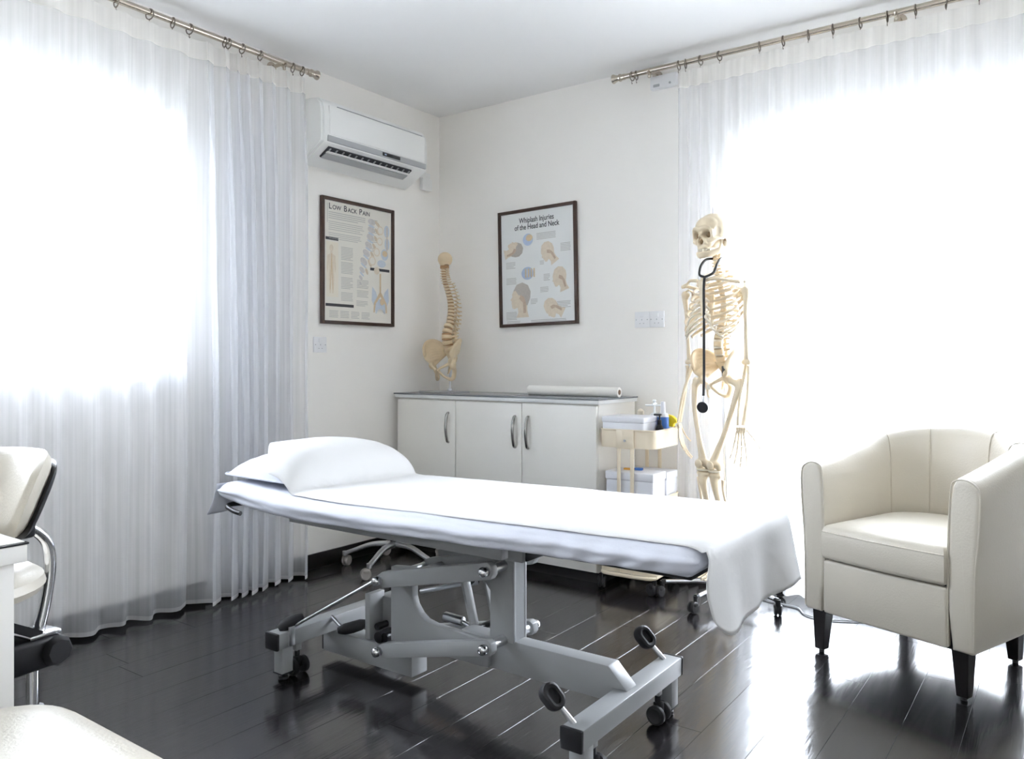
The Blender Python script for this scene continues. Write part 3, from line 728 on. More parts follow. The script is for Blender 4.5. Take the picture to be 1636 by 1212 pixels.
# ------------------------------------------------ spine model on the sideboard
sp = thing('spine_model', 'bone coloured spine and pelvis model on a metal stand in the corner', 'spine model', (0.235, -0.225, WT), math.radians(0))
MB().box(-0.135, 0.135, -0.08, 0.08, 0, 0.008, 0.003).build('base', STEEL, sp)
sc_curve = lambda t: 0.052-0.030*math.sin(PI*min(1, max(0, t)/0.30))*(t < 0.30)+0.030*math.sin(PI*(t-0.30)/0.48)*(0.30 <= t < 0.78)-0.010*math.sin(PI*(t-0.78)/0.22)*(t >= 0.78)-0.02*t
PZ = 0.195     # hip height over the worktop
MB().cyl((0, 0.052, 0.008), (0, 0.062, PZ+0.02), 0.0065, n=12).build('support_rod', STEEL, sp)
MB().cyl((0, 0.052, 0.008), (0, 0.052, 0.022), 0.016, n=16, bev=0.003).build('collar', STEEL, sp)
lean = lambda z: 0.004-0.036*max(0, (z-0.25)/0.52)**2
spine(sp, PZ+0.062, 0.768, sc_curve, lean, DISCM, 0.86, 1.4)
for s_ in (-1, 1):
    o = hip_bone(s_, 0.92).build('hip_bone', BONE, sp); o.location = (0, 0, PZ)
o = sacrum(0.95).build('sacrum', BONE, sp); o.location = (0, 0, PZ)
b = MB(); b.ell((-0.032, 0.045, 0.815), (0.042, 0.050, 0.045), None, 20, 14); b.ell((-0.032, 0.030, 0.795), (0.028, 0.030, 0.026), None, 16, 10)
remeshed(b, 0.005, 4).build('skull_base', BONE, sp)
MB().cyl((-0.032, 0.040, 0.758), (-0.032, 0.040, 0.776), 0.028, n=20, bev=0.003).build('atlas_ring', DISC, sp)
MB().cyl((-0.032, 0.040, 0.776), (-0.032, 0.040, 0.781), 0.027, n=20).build('atlas_band', SOCK, sp)

# ------------------------------------------------ full skeleton on its rolling stand
SK = (2.024, -0.300, 0.0); SKR = math.radians(-14)
sk = thing('skeleton_model', 'life size bone coloured skeleton hanging on a wheeled stand by the curtain', 'skeleton model', SK, SKR)
# whole figure leans slightly to image left
Rl = Vector((0.812*math.cos(-SKR)-0.584*math.sin(-SKR), 0.812*math.sin(-SKR)+0.584*math.cos(-SKR)))
def lean_v(p):
    k = -0.036*(p[2])
    return (p[0]+Rl.x*k, p[1]+Rl.y*k, p[2])
def shear(bm):
    for v in bm.verts: v.co = Vector(lean_v(v.co))
# stand
b = MB(); b.tube([(0, 0.030, 0.10), (0, 0.045, 0.95), (0, 0.060, 1.05)], 0.0095, 12); b.build('stand_pole', STEEL, sk, shear=shear)
MB().cyl((0, 0.03, 0.055), (0, 0.03, 0.125), 0.028, n=20, bev=0.004).build('stand_hub', BLK, sk)
wheel = MB(); wheel.lathe([(0.008, -0.016), (0.022, -0.016), (0.026, -0.012), (0.026, -0.004), (0.02, -0.002), (0.02, 0.002), (0.026, 0.004), (0.026, 0.012), (0.022, 0.016), (0.008, 0.016)], 20, Matrix.Rotation(PI/2, 4, 'X'))
wheel_me = wheel.mesh('castor_wheel', RUB, 40)
forkb = MB(); forkb.box(-0.012, 0.018, -0.019, 0.019, 0.030, 0.048, 0.006); forkb.cyl((0.016, 0, 0.045), (0.016, 0, 0.066), 0.006, n=10)
fork_me = forkb.mesh('castor_fork', BLK, 40)
def castor(parent, loc, rz, s_=1.0, wm=None, fm=None):
    o = link('castor', fm or fork_me, parent); o.location = loc; o.rotation_euler = (0, 0, rz); o.scale = (s_,)*3
    wv = link('castor_wheel', wm or wheel_me, o); wv.location = (0, 0, 0.026)
    return o
for k in range(5):
    wa = math.radians([338, 48, 122, 203, 258][k]) - SKR
    e = Vector((math.cos(wa), math.sin(wa), 0))*[0.28, 0.28, 0.14, 0.31, 0.27][k]; c0 = Vector((0, 0.03, 0.085))
    p1 = Vector((0, 0.03, 0))+e
    MB().tube([c0, c0+e*0.5+V(0, 0, -0.004), p1+V(0, 0, 0.070)], [0.011, 0.010, 0.009], 10).build('stand_leg', CHROME, sk)
    b = MB(); b.tube([p1*0.94+V(0, 0.003, 0.072), p1+V(0, 0, 0.068)], [0.0115, 0.0125], 10); b.cyl(p1+V(0, 0, 0.045), p1+V(0, 0, 0.074), 0.011, n=12); b.build('leg_cap', BLK, sk)
    ca = random.Random(k).uniform(0, 6.28)
    castor(sk, p1-V(math.cos(ca), math.sin(ca), 0)*0.016, ca)
def bone(name, pts, radii, m=BONE_P, n=10, smooth=5, flat=None):
    return MB().tube(cr(pts, smooth), radii, n, flat=flat).build(name, m, sk, shear=shear)
# spine column
s_curve = lambda t: 0.040-0.022*math.sin(PI*min(1, max(0, t)/0.28))*(t < 0.28)+0.038*math.sin(PI*(t-0.28)/0.50)*(0.28 <= t < 0.78)-0.012*math.sin(PI*(t-0.78)/0.22)*(t >= 0.78)-0.012*t
sb = 1.118; stp = 1.640
n0 = len(sk.children)
before = set(sk.children)
spine(sk, sb, stp, s_curve, lambda z: 0.0, DISC_PALE, 0.90)
for o in set(sk.children)-before: o.location = lean_v(o.location)
zat = lambda z: s_curve((z-sb)/(stp-sb))
# ribs
rw = [0.052, 0.078, 0.096, 0.108, 0.116, 0.122, 0.126, 0.127, 0.124, 0.117, 0.106, 0.088]
for i in range(12):
    zv = 1.545-i*0.0228; yb = zat(zv)+0.022; w_ = rw[i]; dp = 0.055+0.085*min(1, (i+1)/7.0); drop = 0.042+0.015*min(i, 7)
    th_end = [168, 165, 162, 160, 157, 153, 148, 140, 132, 122, 96, 72][i]
    for s_ in (-1, 1):
        pts = []
        for k in range(15):
            th = math.radians(8+(th_end-8)*k/14)
            x = s_*(w_*math.sin(th)+0.012*(1-k/14)); y = yb+0.02-dp*(1-math.cos(th))*0.92+0.018*math.sin(th*1.0)*(1-k/14)
            z = zv-drop*(1-math.cos(th))/2*1.0
            pts.append((x, y, z))
        MB().tube(pts, [0.0045, 0.0055, 0.0058, 0.0058, 0.005], 8, flat=(1.35, 0.75)).build('rib', BONE_P, sk, shear=shear)
        if i < 10:
            e = Vector(pts[-1]); zs = [1.480, 1.458, 1.434, 1.410, 1.387, 1.366, 1.350, 1.336, 1.326, 1.316][i]
            if i < 7: pp = cr([e, ((e.x+s_*0.012)/2, e.y-0.006, (e.z*0.45+zs*0.55)), (s_*0.014, yb-1.84*dp*0.98 if False else -0.098+0.004*i, zs)], 4)
            else: pp = cr([e, (e.x*0.72, e.y-0.010, e.z*0.6+zs*0.4-0.006), (s_*(0.028+0.012*(i-7)), -0.082+0.004*i-0.028, zs-0.018*(i-7))], 4)
            MB().tube(pp, [0.005, 0.0055, 0.005], 8).build('rib_cartilage', CART, sk, shear=shear)
# sternum
b = MB(); b.ell((0, -0.094, 1.480), (0.028, 0.007, 0.022), None, 14, 10)
for k in range(7): b.ell((0, -0.098-0.001*k+0.002*k, 1.456-k*0.018), (0.0165-0.0006*k, 0.007, 0.014), None, 12, 8)
b.tube([(0, -0.090, 1.345), (0, -0.086, 1.312)], [0.007, 0.004], 8)
remeshed(b, 0.004, 3).build('sternum', BONE_P, sk, shear=shear)
# shoulder girdle
for s_ in (-1, 1):
    bone('clavicle', [(s_*0.022, -0.096, 1.492), (s_*0.065, -0.092, 1.496), (s_*0.115, -0.050, 1.488), (s_*0.160, -0.028, 1.478)], [0.009, 0.0065, 0.006, 0.0085])
    b = MB()
    A, B_, D = Vector((s_*0.060, 0.078, 1.455)), Vector((s_*0.085, 0.088, 1.315)), Vector((s_*0.140, 0.022, 1.440))
    for u in range(9):
        for v in range(9-u):
            p = A+(B_-A)*u/8+(D-A)*v/8; p.y += 0.010*math.sin(PI*min(1, (u+v)/8))
            b.ell(p, (0.0085, 0.0055, 0.0105), None, 6, 5)
    b.tube([A, B_, D, A], 0.0055, 6)
    b.tube(cr([(s_*0.066, 0.086, 1.432), (s_*0.115, 0.070, 1.462), (s_*0.160, 0.018, 1.482), (s_*0.168, -0.012, 1.478)], 4), [0.005, 0.008, 0.010, 0.008], 8)
    b.tube(cr([(s_*0.135, 0.020, 1.452), (s_*0.134, -0.016, 1.462), (s_*0.142, -0.028, 1.452)], 3), [0.007, 0.006, 0.005], 6)
    remeshed(b, 0.005, 2).build('scapula', BONE_P, sk, shear=shear)
    # arm
    sh = Vector((s_*0.165, 0.0, 1.440)); el = Vector((s_*(0.150 if s_ > 0 else 0.165), 0.012, 1.105)); wr = Vector((0.130, -0.020, 0.830)) if s_ > 0 else Vector((-0.225, -0.010, 0.826))
    b = MB(); b.ell(sh, (0.021, 0.021, 0.021), None, 12, 8)
    b.tube(cr([sh+V(s_*0.005, 0, -0.008), sh*0.75+el*0.25, sh*0.4+el*0.6, el+V(0, 0, 0.03)], 4), [0.016, 0.0105, 0.0095, 0.013], 10)
    b.ell(el+V(s_*0.012, 0, 0.012), (0.013, 0.012, 0.013), None, 10, 8); b.ell(el+V(-s_*0.013, 0, 0.012), (0.014, 0.011, 0.013), None, 10, 8); b.ell(el+V(0, 0, 0.016), (0.018, 0.010, 0.014), None, 10, 8)
    remeshed(b, 0.0045, 2).build('humerus', BONE_P, sk, shear=shear)
    out = (Vector((Rl.x, Rl.y, 0)) if s_ > 0 else Vector((-0.35, 0.94, 0))).normalized()*0.016
    bone('ulna', [el+V(-s_*0.006, 0.016, 0.022), el+V(-s_*0.008, 0.008, -0.01), (el+wr)/2-out*1.0, wr-out*0.9], [0.009, 0.011, 0.0062, 0.0058], n=8)
    bone('radius', [el+V(s_*0.012, -0.004, -0.004), el+V(s_*0.011, -0.004, -0.03), (el+wr)/2+out*1.05, wr+out*0.7], [0.009, 0.0065, 0.0070, 0.0115], n=8)
    # hand: carpals, metacarpals, finger bones
    b = MB(); hd = Vector((0.02*s_, -0.02, -1)).normalized() if s_ > 0 else Vector((0.16, 0.0, -1)).normalized()
    sp_ = out.normalized()
    for q in range(8):
        b.ell(wr+hd*(0.014+0.013*(q // 4))+sp_*(-0.016+0.0107*(q % 4)), (0.0075, 0.0075, 0.0085), None, 8, 6)
    lens = [(0.043, 0.030, 0.023), (0.064, 0.040, 0.024, 0.018), (0.062, 0.043, 0.027, 0.019), (0.056, 0.039, 0.025, 0.018), (0.051, 0.031, 0.019, 0.017)]
    for q in range(5):
        sp0 = 0.020-0.010*q
        p = wr+hd*(0.030 if q else 0.020)+sp_*(sp0 if q else 0.026)
        dirv = (hd+sp_*(0.24-0.12*q if q else 0.75)).normalized()
        curl = Vector((0, -0.22, 0)) if s_ > 0 else Vector((0.45, 0.10, 0))
        for j, ln in enumerate(lens[q]):
            e = p+dirv*ln
            b.tube([p, p*0.7+e*0.3, p*0.3+e*0.7, e], [0.0055, 0.0036, 0.0034, 0.0050] if j == 0 else [0.0048, 0.0032, 0.0030, 0.0040], 6)
            p = e+dirv*0.0025
            dirv = (dirv+curl*0.55).normalized()
    b.build('hand', BONE_P, sk, shear=shear)
# pelvis
HZ = 1.065
for s_ in (-1, 1):
    m_ = hip_bone(s_); bmesh.ops.scale(m_.bm, vec=(0.80, 0.9, 0.84), verts=m_.bm.verts); bmesh.ops.translate(m_.bm, vec=(0, 0.0, HZ), verts=m_.bm.verts); m_.build('hip_bone', BONE, sk, shear=shear)
m_ = sacrum(); bmesh.ops.scale(m_.bm, vec=(0.85, 0.9, 0.84), verts=m_.bm.verts); bmesh.ops.translate(m_.bm, vec=(0, 0, HZ), verts=m_.bm.verts); m_.build('sacrum', BONE, sk, shear=shear)
MB().box(-0.010, 0.010, -0.075, -0.062, HZ-0.075, HZ-0.050, 0.004).build('pubic_disc', CART, sk, shear=shear)
b = MB(); b.cyl((0, 0.060, HZ-0.03), (0, 0.060, HZ+0.035), 0.014, n=14, bev=0.003); b.build('pole_clamp', BLK, sk, shear=shear)
# legs
for s_ in (-1, 1):
    hip = Vector((s_*0.074, -0.018, HZ-0.026))
    kn = Vector((-0.062, -0.050, 0.618)) if s_ < 0 else Vector((-0.012, -0.030, 0.612))
    an = Vector((-0.055, 0.000, 0.205)) if s_ < 0 else Vector((0.020, 0.000, 0.200))
    b = MB(); b.ell(hip, (0.022, 0.022, 0.022), None, 12, 8)
    tro = hip+V(s_*0.048, 0.012, -0.028)
    b.tube([hip, tro], [0.014, 0.018], 10)
    b.ell(tro+V(0, 0.004, 0.012), (0.015, 0.018, 0.024), None, 10, 8)
    b.tube(cr([tro, tro*0.72+kn*0.28+V(s_*0.006, -0.012, 0), tro*0.4+kn*0.6+V(0, -0.010, 0), kn+V(0, 0, 0.05)], 5), [0.018, 0.0135, 0.013, 0.020], 12)
    for q in (-1, 1): b.ell(kn+V(q*0.021, 0.008, 0.022), (0.019, 0.026, 0.024), None, 12, 8)
    b.ell(kn+V(0, -0.006, 0.034), (0.028, 0.018, 0.022), None, 12, 8)
    remeshed(b, 0.005, 3).build('femur', BONE_P, sk, shear=shear)
    MB().ell(kn+V(0, -0.036, 0.026), (0.019, 0.009, 0.021), None, 14, 10).build('patella', BONE_P, sk, shear=shear)
    MB().cyl(kn+V(0, 0.002, -0.008), kn+V(0, 0.002, 0.002), 0.033, n=18, bev=0.003).build('meniscus', CART, sk, shear=shear)
    b = MB(); b.ell(kn+V(0, 0.002, -0.022), (0.037, 0.026, 0.018), None, 14, 10)
    b.tube(cr([kn+V(0, 0, -0.022), kn+V(0, -0.004, -0.07), kn*0.55+an*0.45, an+V(0, 0, 0.02)], 5), [0.028, 0.0175, 0.0115, 0.018], 12)
    b.ell(an+V(-s_*0.012, 0, 0.0), (0.014, 0.016, 0.018), None, 10, 8)
    remeshed(b, 0.005, 3).build('tibia', BONE_P, sk, shear=shear)
    bone('fibula', [kn+V(s_*0.036, 0.014, -0.042), kn+V(s_*0.034, 0.012, -0.09), (kn+an)/2+V(s_*0.034, 0.010, 0), an+V(s_*0.026, 0.004, -0.012)], [0.010, 0.0062, 0.0058, 0.0095], n=8)
    b = MB(); b.ell(an+V(0, 0.0, -0.030), (0.020, 0.026, 0.016), None, 10, 8); b.ell(an+V(0, 0.040, -0.048), (0.017, 0.030, 0.020), None, 10, 8); b.ell(an+V(0, -0.040, -0.044), (0.026, 0.026, 0.014), None, 10, 8)
    b = remeshed(b, 0.005, 2)
    for q in range(5):
        x0 = (q-2)*0.012; p0 = an+V(x0, -0.055, -0.050); p1 = an+V(x0*1.5, -0.118, -0.070); p2 = an+V(x0*1.6, -0.155, -0.074)
        b.tube([p0, (p0+p1)/2, p1], [0.007, 0.0045, 0.006], 6); b.tube([p1+V(0, -0.003, 0), p2], [0.0055, 0.004], 6)
    b.build('foot', BONE_P, sk, shear=shear)
# skull, turned to its right
SC_ = Vector(lean_v((0.002, -0.004, 1.722))); SROT = math.radians(-4)
b = MB()
b.ell((0, 0.012, 0.010), (0.071, 0.088, 0.080), None, 32, 24)
b.ell((0, -0.030, -0.002), (0.064, 0.056, 0.060), None, 28, 20); b.ell((0, -0.026, 0.026), (0.060, 0.058, 0.047), None, 28, 20)
b.ell((0, 0.055, -0.022), (0.056, 0.046, 0.046), None, 24, 16)
b.ell((0, -0.050, -0.045), (0.046, 0.034, 0.040), None, 24, 16)           # mid face
b.ell((0, -0.064, -0.072), (0.028, 0.022, 0.022), None, 20, 14)           # upper jaw
b.ell((0, -0.083, -0.030), (0.010, 0.013, 0.020), None, 12, 10)           # nose bridge
b.tube(cr([(-0.048, -0.072, 0.006), (-0.026, -0.087, 0.012), (0, -0.086, 0.006), (0.026, -0.087, 0.012), (0.048, -0.072, 0.006)], 5), [0.008, 0.0095, 0.009, 0.0095, 0.008], 10)  # brow
for s_ in (-1, 1):
    b.tube(cr([(s_*0.030, -0.072, -0.050), (s_*0.050, -0.060, -0.044), (s_*0.061, -0.032, -0.038), (s_*0.064, 0.006, -0.034)], 5), [0.012, 0.011, 0.0065, 0.0055], 10)   # cheek bone
    b.tube([(s_*0.052, -0.062, -0.040), (s_*0.051, -0.068, 0.004)], [0.007, 0.008], 8)
    b.ell((s_*0.060, 0.022, -0.052), (0.012, 0.014, 0.020), None, 10, 8)  # mastoid
m_ = remeshed(b, 0.0035, 4)
for v in m_.bm.verts:                     # hollow the sockets, nose and temples
    p = v.co
    for s_ in (-1, 1):
        d2 = ((p.x-s_*0.0285)/0.0185)**2+((p.z+0.018)/0.0175)**2
        if p.y < -0.02 and d2 < 1.0: p.y += 0.034*max(0, 1-d2)**0.5
        d3 = ((p.z+0.006)/0.026)**2+((p.y+0.036)/0.020)**2
        if p.x*s_ > 0.03 and d3 < 1: p.x -= s_*0.007*(1-d3)
    dn_ = ((p.x)/(0.0125*(1.0 if p.z < -0.045 else 0.75)))**2+((p.z+0.046)/0.017)**2
    if p.y < -0.05 and dn_ < 1.4: p.y += 0.026*max(0, 1-dn_/1.4)**0.6
skull = m_.build('skull', BONE_P, sk, angle=70); skull.location = SC_; skull.rotation_euler = (0, math.radians(0), SROT)
for s_ in (-1, 1): MB().ell((s_*0.0285, -0.055, -0.019), (0.0140, 0.010, 0.0130), None, 12, 8).build('eye_socket_shade', SOCK, skull)  # solid dark ellipsoids that paint shade inside the eye sockets
MB().ell((0, -0.070, -0.048), (0.0085, 0.010, 0.0130), None, 12, 8).build('nose_opening_shade', SOCK, skull)  # dark solid, painted shade in the nose opening
for s_ in (-1, 1): MB().ell((s_*0.066, 0.012, -0.040), (0.006, 0.006, 0.006), None, 10, 8).build('ear_opening_shade', SOCK, skull)  # small dark solids as painted shade for the ear openings
b = MB()
b.tube(cr([(-0.056, 0.000, -0.045), (-0.055, -0.006, -0.085), (-0.050, -0.020, -0.100), (-0.030, -0.062, -0.116), (0, -0.080, -0.120), (0.030, -0.062, -0.116), (0.050, -0.020, -0.100), (0.055, -0.006, -0.085), (0.056, 0.000, -0.045)], 5), [0.006, 0.010, 0.013, 0.013, 0.014, 0.013, 0.013, 0.010, 0.006], 10, flat=(1.25, 0.55))
b.ell((0, -0.080, -0.124), (0.017, 0.009, 0.010), None, 12, 8)
jaw = remeshed(b, 0.0035, 3).build('jaw', BONE_P, skull, angle=70); jaw.location = (0, 0, 0.008)
b = MB()
for row, z0, z1 in ((0, -0.097, -0.083), (1, -0.107, -0.0975)):
    for k in range(14):
        a = math.radians(-80+160*k/13)
        b.box(-0.0028, 0.0028, -0.003, 0.003, z0, z1, 0.001, 1, Matrix.Translation((0.031*math.sin(a), -0.048-0.034*math.cos(a)+0.0, 0)) @ Matrix.Rotation(a, 4, 'Z'))
b.build('teeth', CART, skull)
b = MB(); zz = Vector(lean_v((0, 0.012, 1.79))); b.cyl(zz, zz+V(0, 0, 0.055), 0.0038, n=10); b.tube([(zz+V(0, 0.010*math.cos(a), 0.062+0.010*math.sin(a))) for a in [2*PI*k/12 for k in range(12)]], 0.002, 6, closed=True)
b.build('hanging_hook', STEEL, sk)

# ------------------------------------------------ stethoscope around the skeleton's neck
st = thing('stethoscope', 'black stethoscope hung around the neck of the skeleton', 'stethoscope', SK, SKR)
yj = (0.030, -0.112, 1.505)
b = MB()
b.tube(cr([yj, (0.029, -0.120, 1.46), (0.026, -0.124, 1.30), (0.018, -0.128, 1.05), (0.012, -0.128, 0.962)], 8), 0.0062, 10)
b.build('tubing', RUB, st, shear=shear)
for side_pts in ([(0.006, -0.114, 1.514), (-0.006, -0.100, 1.534), (-0.014, -0.072, 1.568), (-0.022, -0.020, 1.598), (-0.018, 0.045, 1.606)],
                 [(0.050, -0.100, 1.514), (0.060, -0.082, 1.528), (0.058, -0.056, 1.562), (0.042, -0.005, 1.594), (0.022, 0.050, 1.604)]):
    b = MB(); b.tube(cr([yj]+side_pts, 7), 0.0058, 10)
    arm = b.build('ear_tube', RUB, st, shear=shear)
b = MB(); b.cyl((0.012, -0.128, 0.925), (0.012, -0.128, 0.965), 0.0075, n=12, bev=0.002); b.build('stem', STEEL, st, shear=shear)
Ms = Matrix.Translation((0.012, -0.134, 0.915)) @ Matrix.Rotation(math.radians(22), 4, 'Z') @ Matrix.Rotation(math.radians(100), 4, 'X')
b = MB(); b.lathe([(0.0, -0.012), (0.012, -0.012), (0.015, -0.006), (0.010, 0.0), (0.020, 0.006), (0.024, 0.010), (0.024, 0.015), (0.019, 0.016), (0.0, 0.016)], 28, Ms); b.build('chest_piece', STEEL, st, shear=shear)
b = MB(); b.lathe([(0.0235, 0.0095), (0.0255, 0.0095), (0.0255, 0.0165), (0.0195, 0.0170)], 28, Ms); b.build('chest_piece_rim', BLK, st, shear=shear)

# ================================================================== TROLLEY AND ITS THINGS
TX, TY = 1.578, -0.290
tl = thing('trolley', 'cream metal three tier trolley between sideboard and skeleton', 'trolley', (TX, TY, 0), math.radians(2))
def rrect(hx, hy, r, n=6):
    out = []
    for (sx, sy, a0) in ((1, 1, 0), (-1, 1, PI/2), (-1, -1, PI), (1, -1, 3*PI/2)):
        for k in range(n+1):
            a = a0+PI/2*k/n; out.append((sx*(hx-r)+r*math.cos(a), sy*(hy-r)+r*math.sin(a)))
    return out
def basket(z0, z1, hx=0.150, hy=0.165, t=0.003):
    b = MB(); o_ = rrect(hx, hy, 0.05); i_ = rrect(hx-t, hy-t, 0.047); n = len(o_)
    def ring(p, z): return [b.bm.verts.new((x, y, z)) for x, y in p]
    r0 = ring(o_, z0); r1 = ring(o_, z1); r2 = ring(i_, z1); r3 = ring(i_, z0+t)
    for (p, q) in ((r0, r1), (r1, r2), (r2, r3)):
        for k in range(n): b.bm.faces.new((p[k], p[(k+1) % n], q[(k+1) % n], q[k]))
    b.bm.faces.new(r0[::-1]); b.bm.faces.new(r3)
    bk = b.build('basket', TROL, tl)
    e = MB(); e.tube([(x, y, z1) for x, y in o_], 0.004, 8, closed=True); e.build('rim', TROL, bk)
for (a, c) in ((0.702, 0.788), (0.375, 0.460), (0.095, 0.165)): basket(a, c)
for s_ in (-1, 1):
    for q in (-1, 1):
        MB().box(q*0.035-0.010, q*0.035+0.010, s_*0.165-0.004 if s_ < 0 else 0.164, s_*0.165+0.004 if s_ > 0 else -0.164, 0.095, 0.788, 0.003).build('upright', TROL, tl)
    MB().box(-0.047, 0.047, s_*0.1715-0.003, s_*0.1715+0.003, 0.699, 0.790, 0.003).build('bracket_plate', TROL, tl)
    MB().cyl((0, s_*0.174, 0.738), (0, s_*0.178, 0.738), 0.006, n=12).build('screw', STEEL, tl)
    MB().tube(cr([(-0.14, s_*0.13, 0.085), (-0.10, s_*0.165, 0.085), (0.10, s_*0.165, 0.085), (0.14, s_*0.13, 0.085)], 5), 0.0095, 10).build('base_tube', TROL, tl)
    MB().tube([(s_*0.14, -0.13, 0.085), (s_*0.14, 0.13, 0.085)], 0.0095, 10).build('base_tube', TROL, tl)
    for q in (-1, 1): castor(tl, (q*0.135-0.01, s_*0.13, 0), 0.4*q+0.8*s_, 1.15)
def lid_box(name, label, cx_, cy_, z, hx, hy, hz, rz=0.0, cat='box', m=BOXW):
    r = thing(name, label, cat, (cx_, cy_, z), rz)
    MB().box(-hx, hx, -hy, hy, 0, hz*0.86, 0.008, 3).build('body', m, r)
    MB().box(-hx-0.003, hx+0.003, -hy-0.003, hy+0.003, hz*0.80, hz, 0.006, 3).build('lid', m, r)
    return r
lid_box('storage_box', 'white storage box on the top tier of the cream trolley', 1.556, -0.340, 0.7055, 0.110, 0.100, 0.145, math.radians(2))
lid_box('storage_box', 'long white lidded box at the front of the middle trolley tier', 1.592, -0.365, 0.3785, 0.125, 0.075, 0.205, math.radians(2))
lid_box('storage_box', 'white lidded box behind the other on the middle trolley tier', 1.602, -0.205, 0.3785, 0.110, 0.070, 0.195, math.radians(2))
pk = thing('pen_tray', 'flat orange and blue packet lying on the middle tier box', 'packet', (1.57, -0.35, 0.5840), 0.2)
MB().box(-0.045, 0.010, -0.012, 0.012, 0, 0.008, 0.002).build('orange_end', ORG, pk); MB().box(0.010, 0.05, -0.012, 0.012, 0, 0.012, 0.003).build('blue_end', BLUEP, pk)
bt = thing('pump_bottle', 'small black pump bottle on the trolley top tier', 'bottle', (1.702, -0.325, 0.7055))
MB().lathe([(0.001, 0), (0.018, 0), (0.020, 0.004), (0.020, 0.085), (0.012, 0.105), (0.009, 0.108), (0.001, 0.108)], 20).build('bottle_body', BLK, bt)
b = MB(); b.cyl((0, 0, 0.106), (0, 0, 0.130), 0.010, n=14, bev=0.002); b.cyl((0, 0, 0.128), (0, 0, 0.152), 0.004, n=10); b.box(-0.030, 0.010, -0.007, 0.007, 0.150, 0.160, 0.003); b.build('pump', BLK, bt)
bl = thing('bottle', 'white bottle with blue label and tall white cap on the trolley', 'bottle', (1.690, -0.260, 0.7055))
MB().lathe([(0.001, 0), (0.026, 0), (0.028, 0.004), (0.028, 0.145), (0.022, 0.160), (0.001, 0.160)], 22).build('bottle_body', BOXW, bl)
MB().lathe([(0.0284, 0.085), (0.0287, 0.086), (0.0287, 0.140), (0.0284, 0.141)], 22).build('blue_band', BLUEP, bl)
MB().lathe([(0.001, 0.160), (0.013, 0.160), (0.011, 0.215), (0.001, 0.217)], 16).build('cap', BOXW, bl)
yb_ = thing('spray_bottle', 'small yellow topped spray bottle at the right end of the trolley', 'bottle', (1.700, -0.195, 0.7055))
MB().lathe([(0.001, 0), (0.022, 0), (0.024, 0.004), (0.024, 0.070), (0.014, 0.09), (0.001, 0.09)], 18).build('bottle_body', BOXW, yb_)
MB().prism([(-0.020, 0.088), (0.018, 0.088), (0.022, 0.104), (0.040, 0.112), (0.036, 0.126), (0.012, 0.144), (-0.020, 0.150)], -0.013, 0.013, 0.003).build('spray_head', YEL, yb_)
gl = thing('clear_dispenser', 'clear plastic dispenser with cross shaped top standing behind the trolley box', 'dispenser', (1.612, -0.195, 0.7055))
MB().lathe([(0.001, 0), (0.028, 0), (0.030, 0.003), (0.030, 0.130), (0.018, 0.150), (0.008, 0.155), (0.001, 0.155)], 20).build('jar', CLEAR, gl)
b = MB(); b.cyl((0, 0, 0.15), (0, 0, 0.215), 0.006, n=10); b.cyl((-0.045, -0.01, 0.192), (0.045, 0.01, 0.192), 0.0045, n=8); b.cyl((0.008, -0.04, 0.200), (-0.008, 0.04, 0.200), 0.0045, n=8); b.ell((0, 0, 0.216), (0.010, 0.010, 0.006), None, 10, 8); b.build('cross_top', CLEAR, gl)
cup = thing('small_jar', 'small cream jar at the back of the trolley top tier', 'jar', (1.530, -0.185, 0.7055))
MB().lathe([(0.001, 0), (0.020, 0), (0.022, 0.003), (0.022, 0.135), (0.001, 0.137)], 18).build('jar_body', CLEAR, cup)
MB().lathe([(0.001, 0.137), (0.018, 0.137), (0.018, 0.160), (0.008, 0.170), (0.001, 0.172)], 18).build('lid', CART, cup)

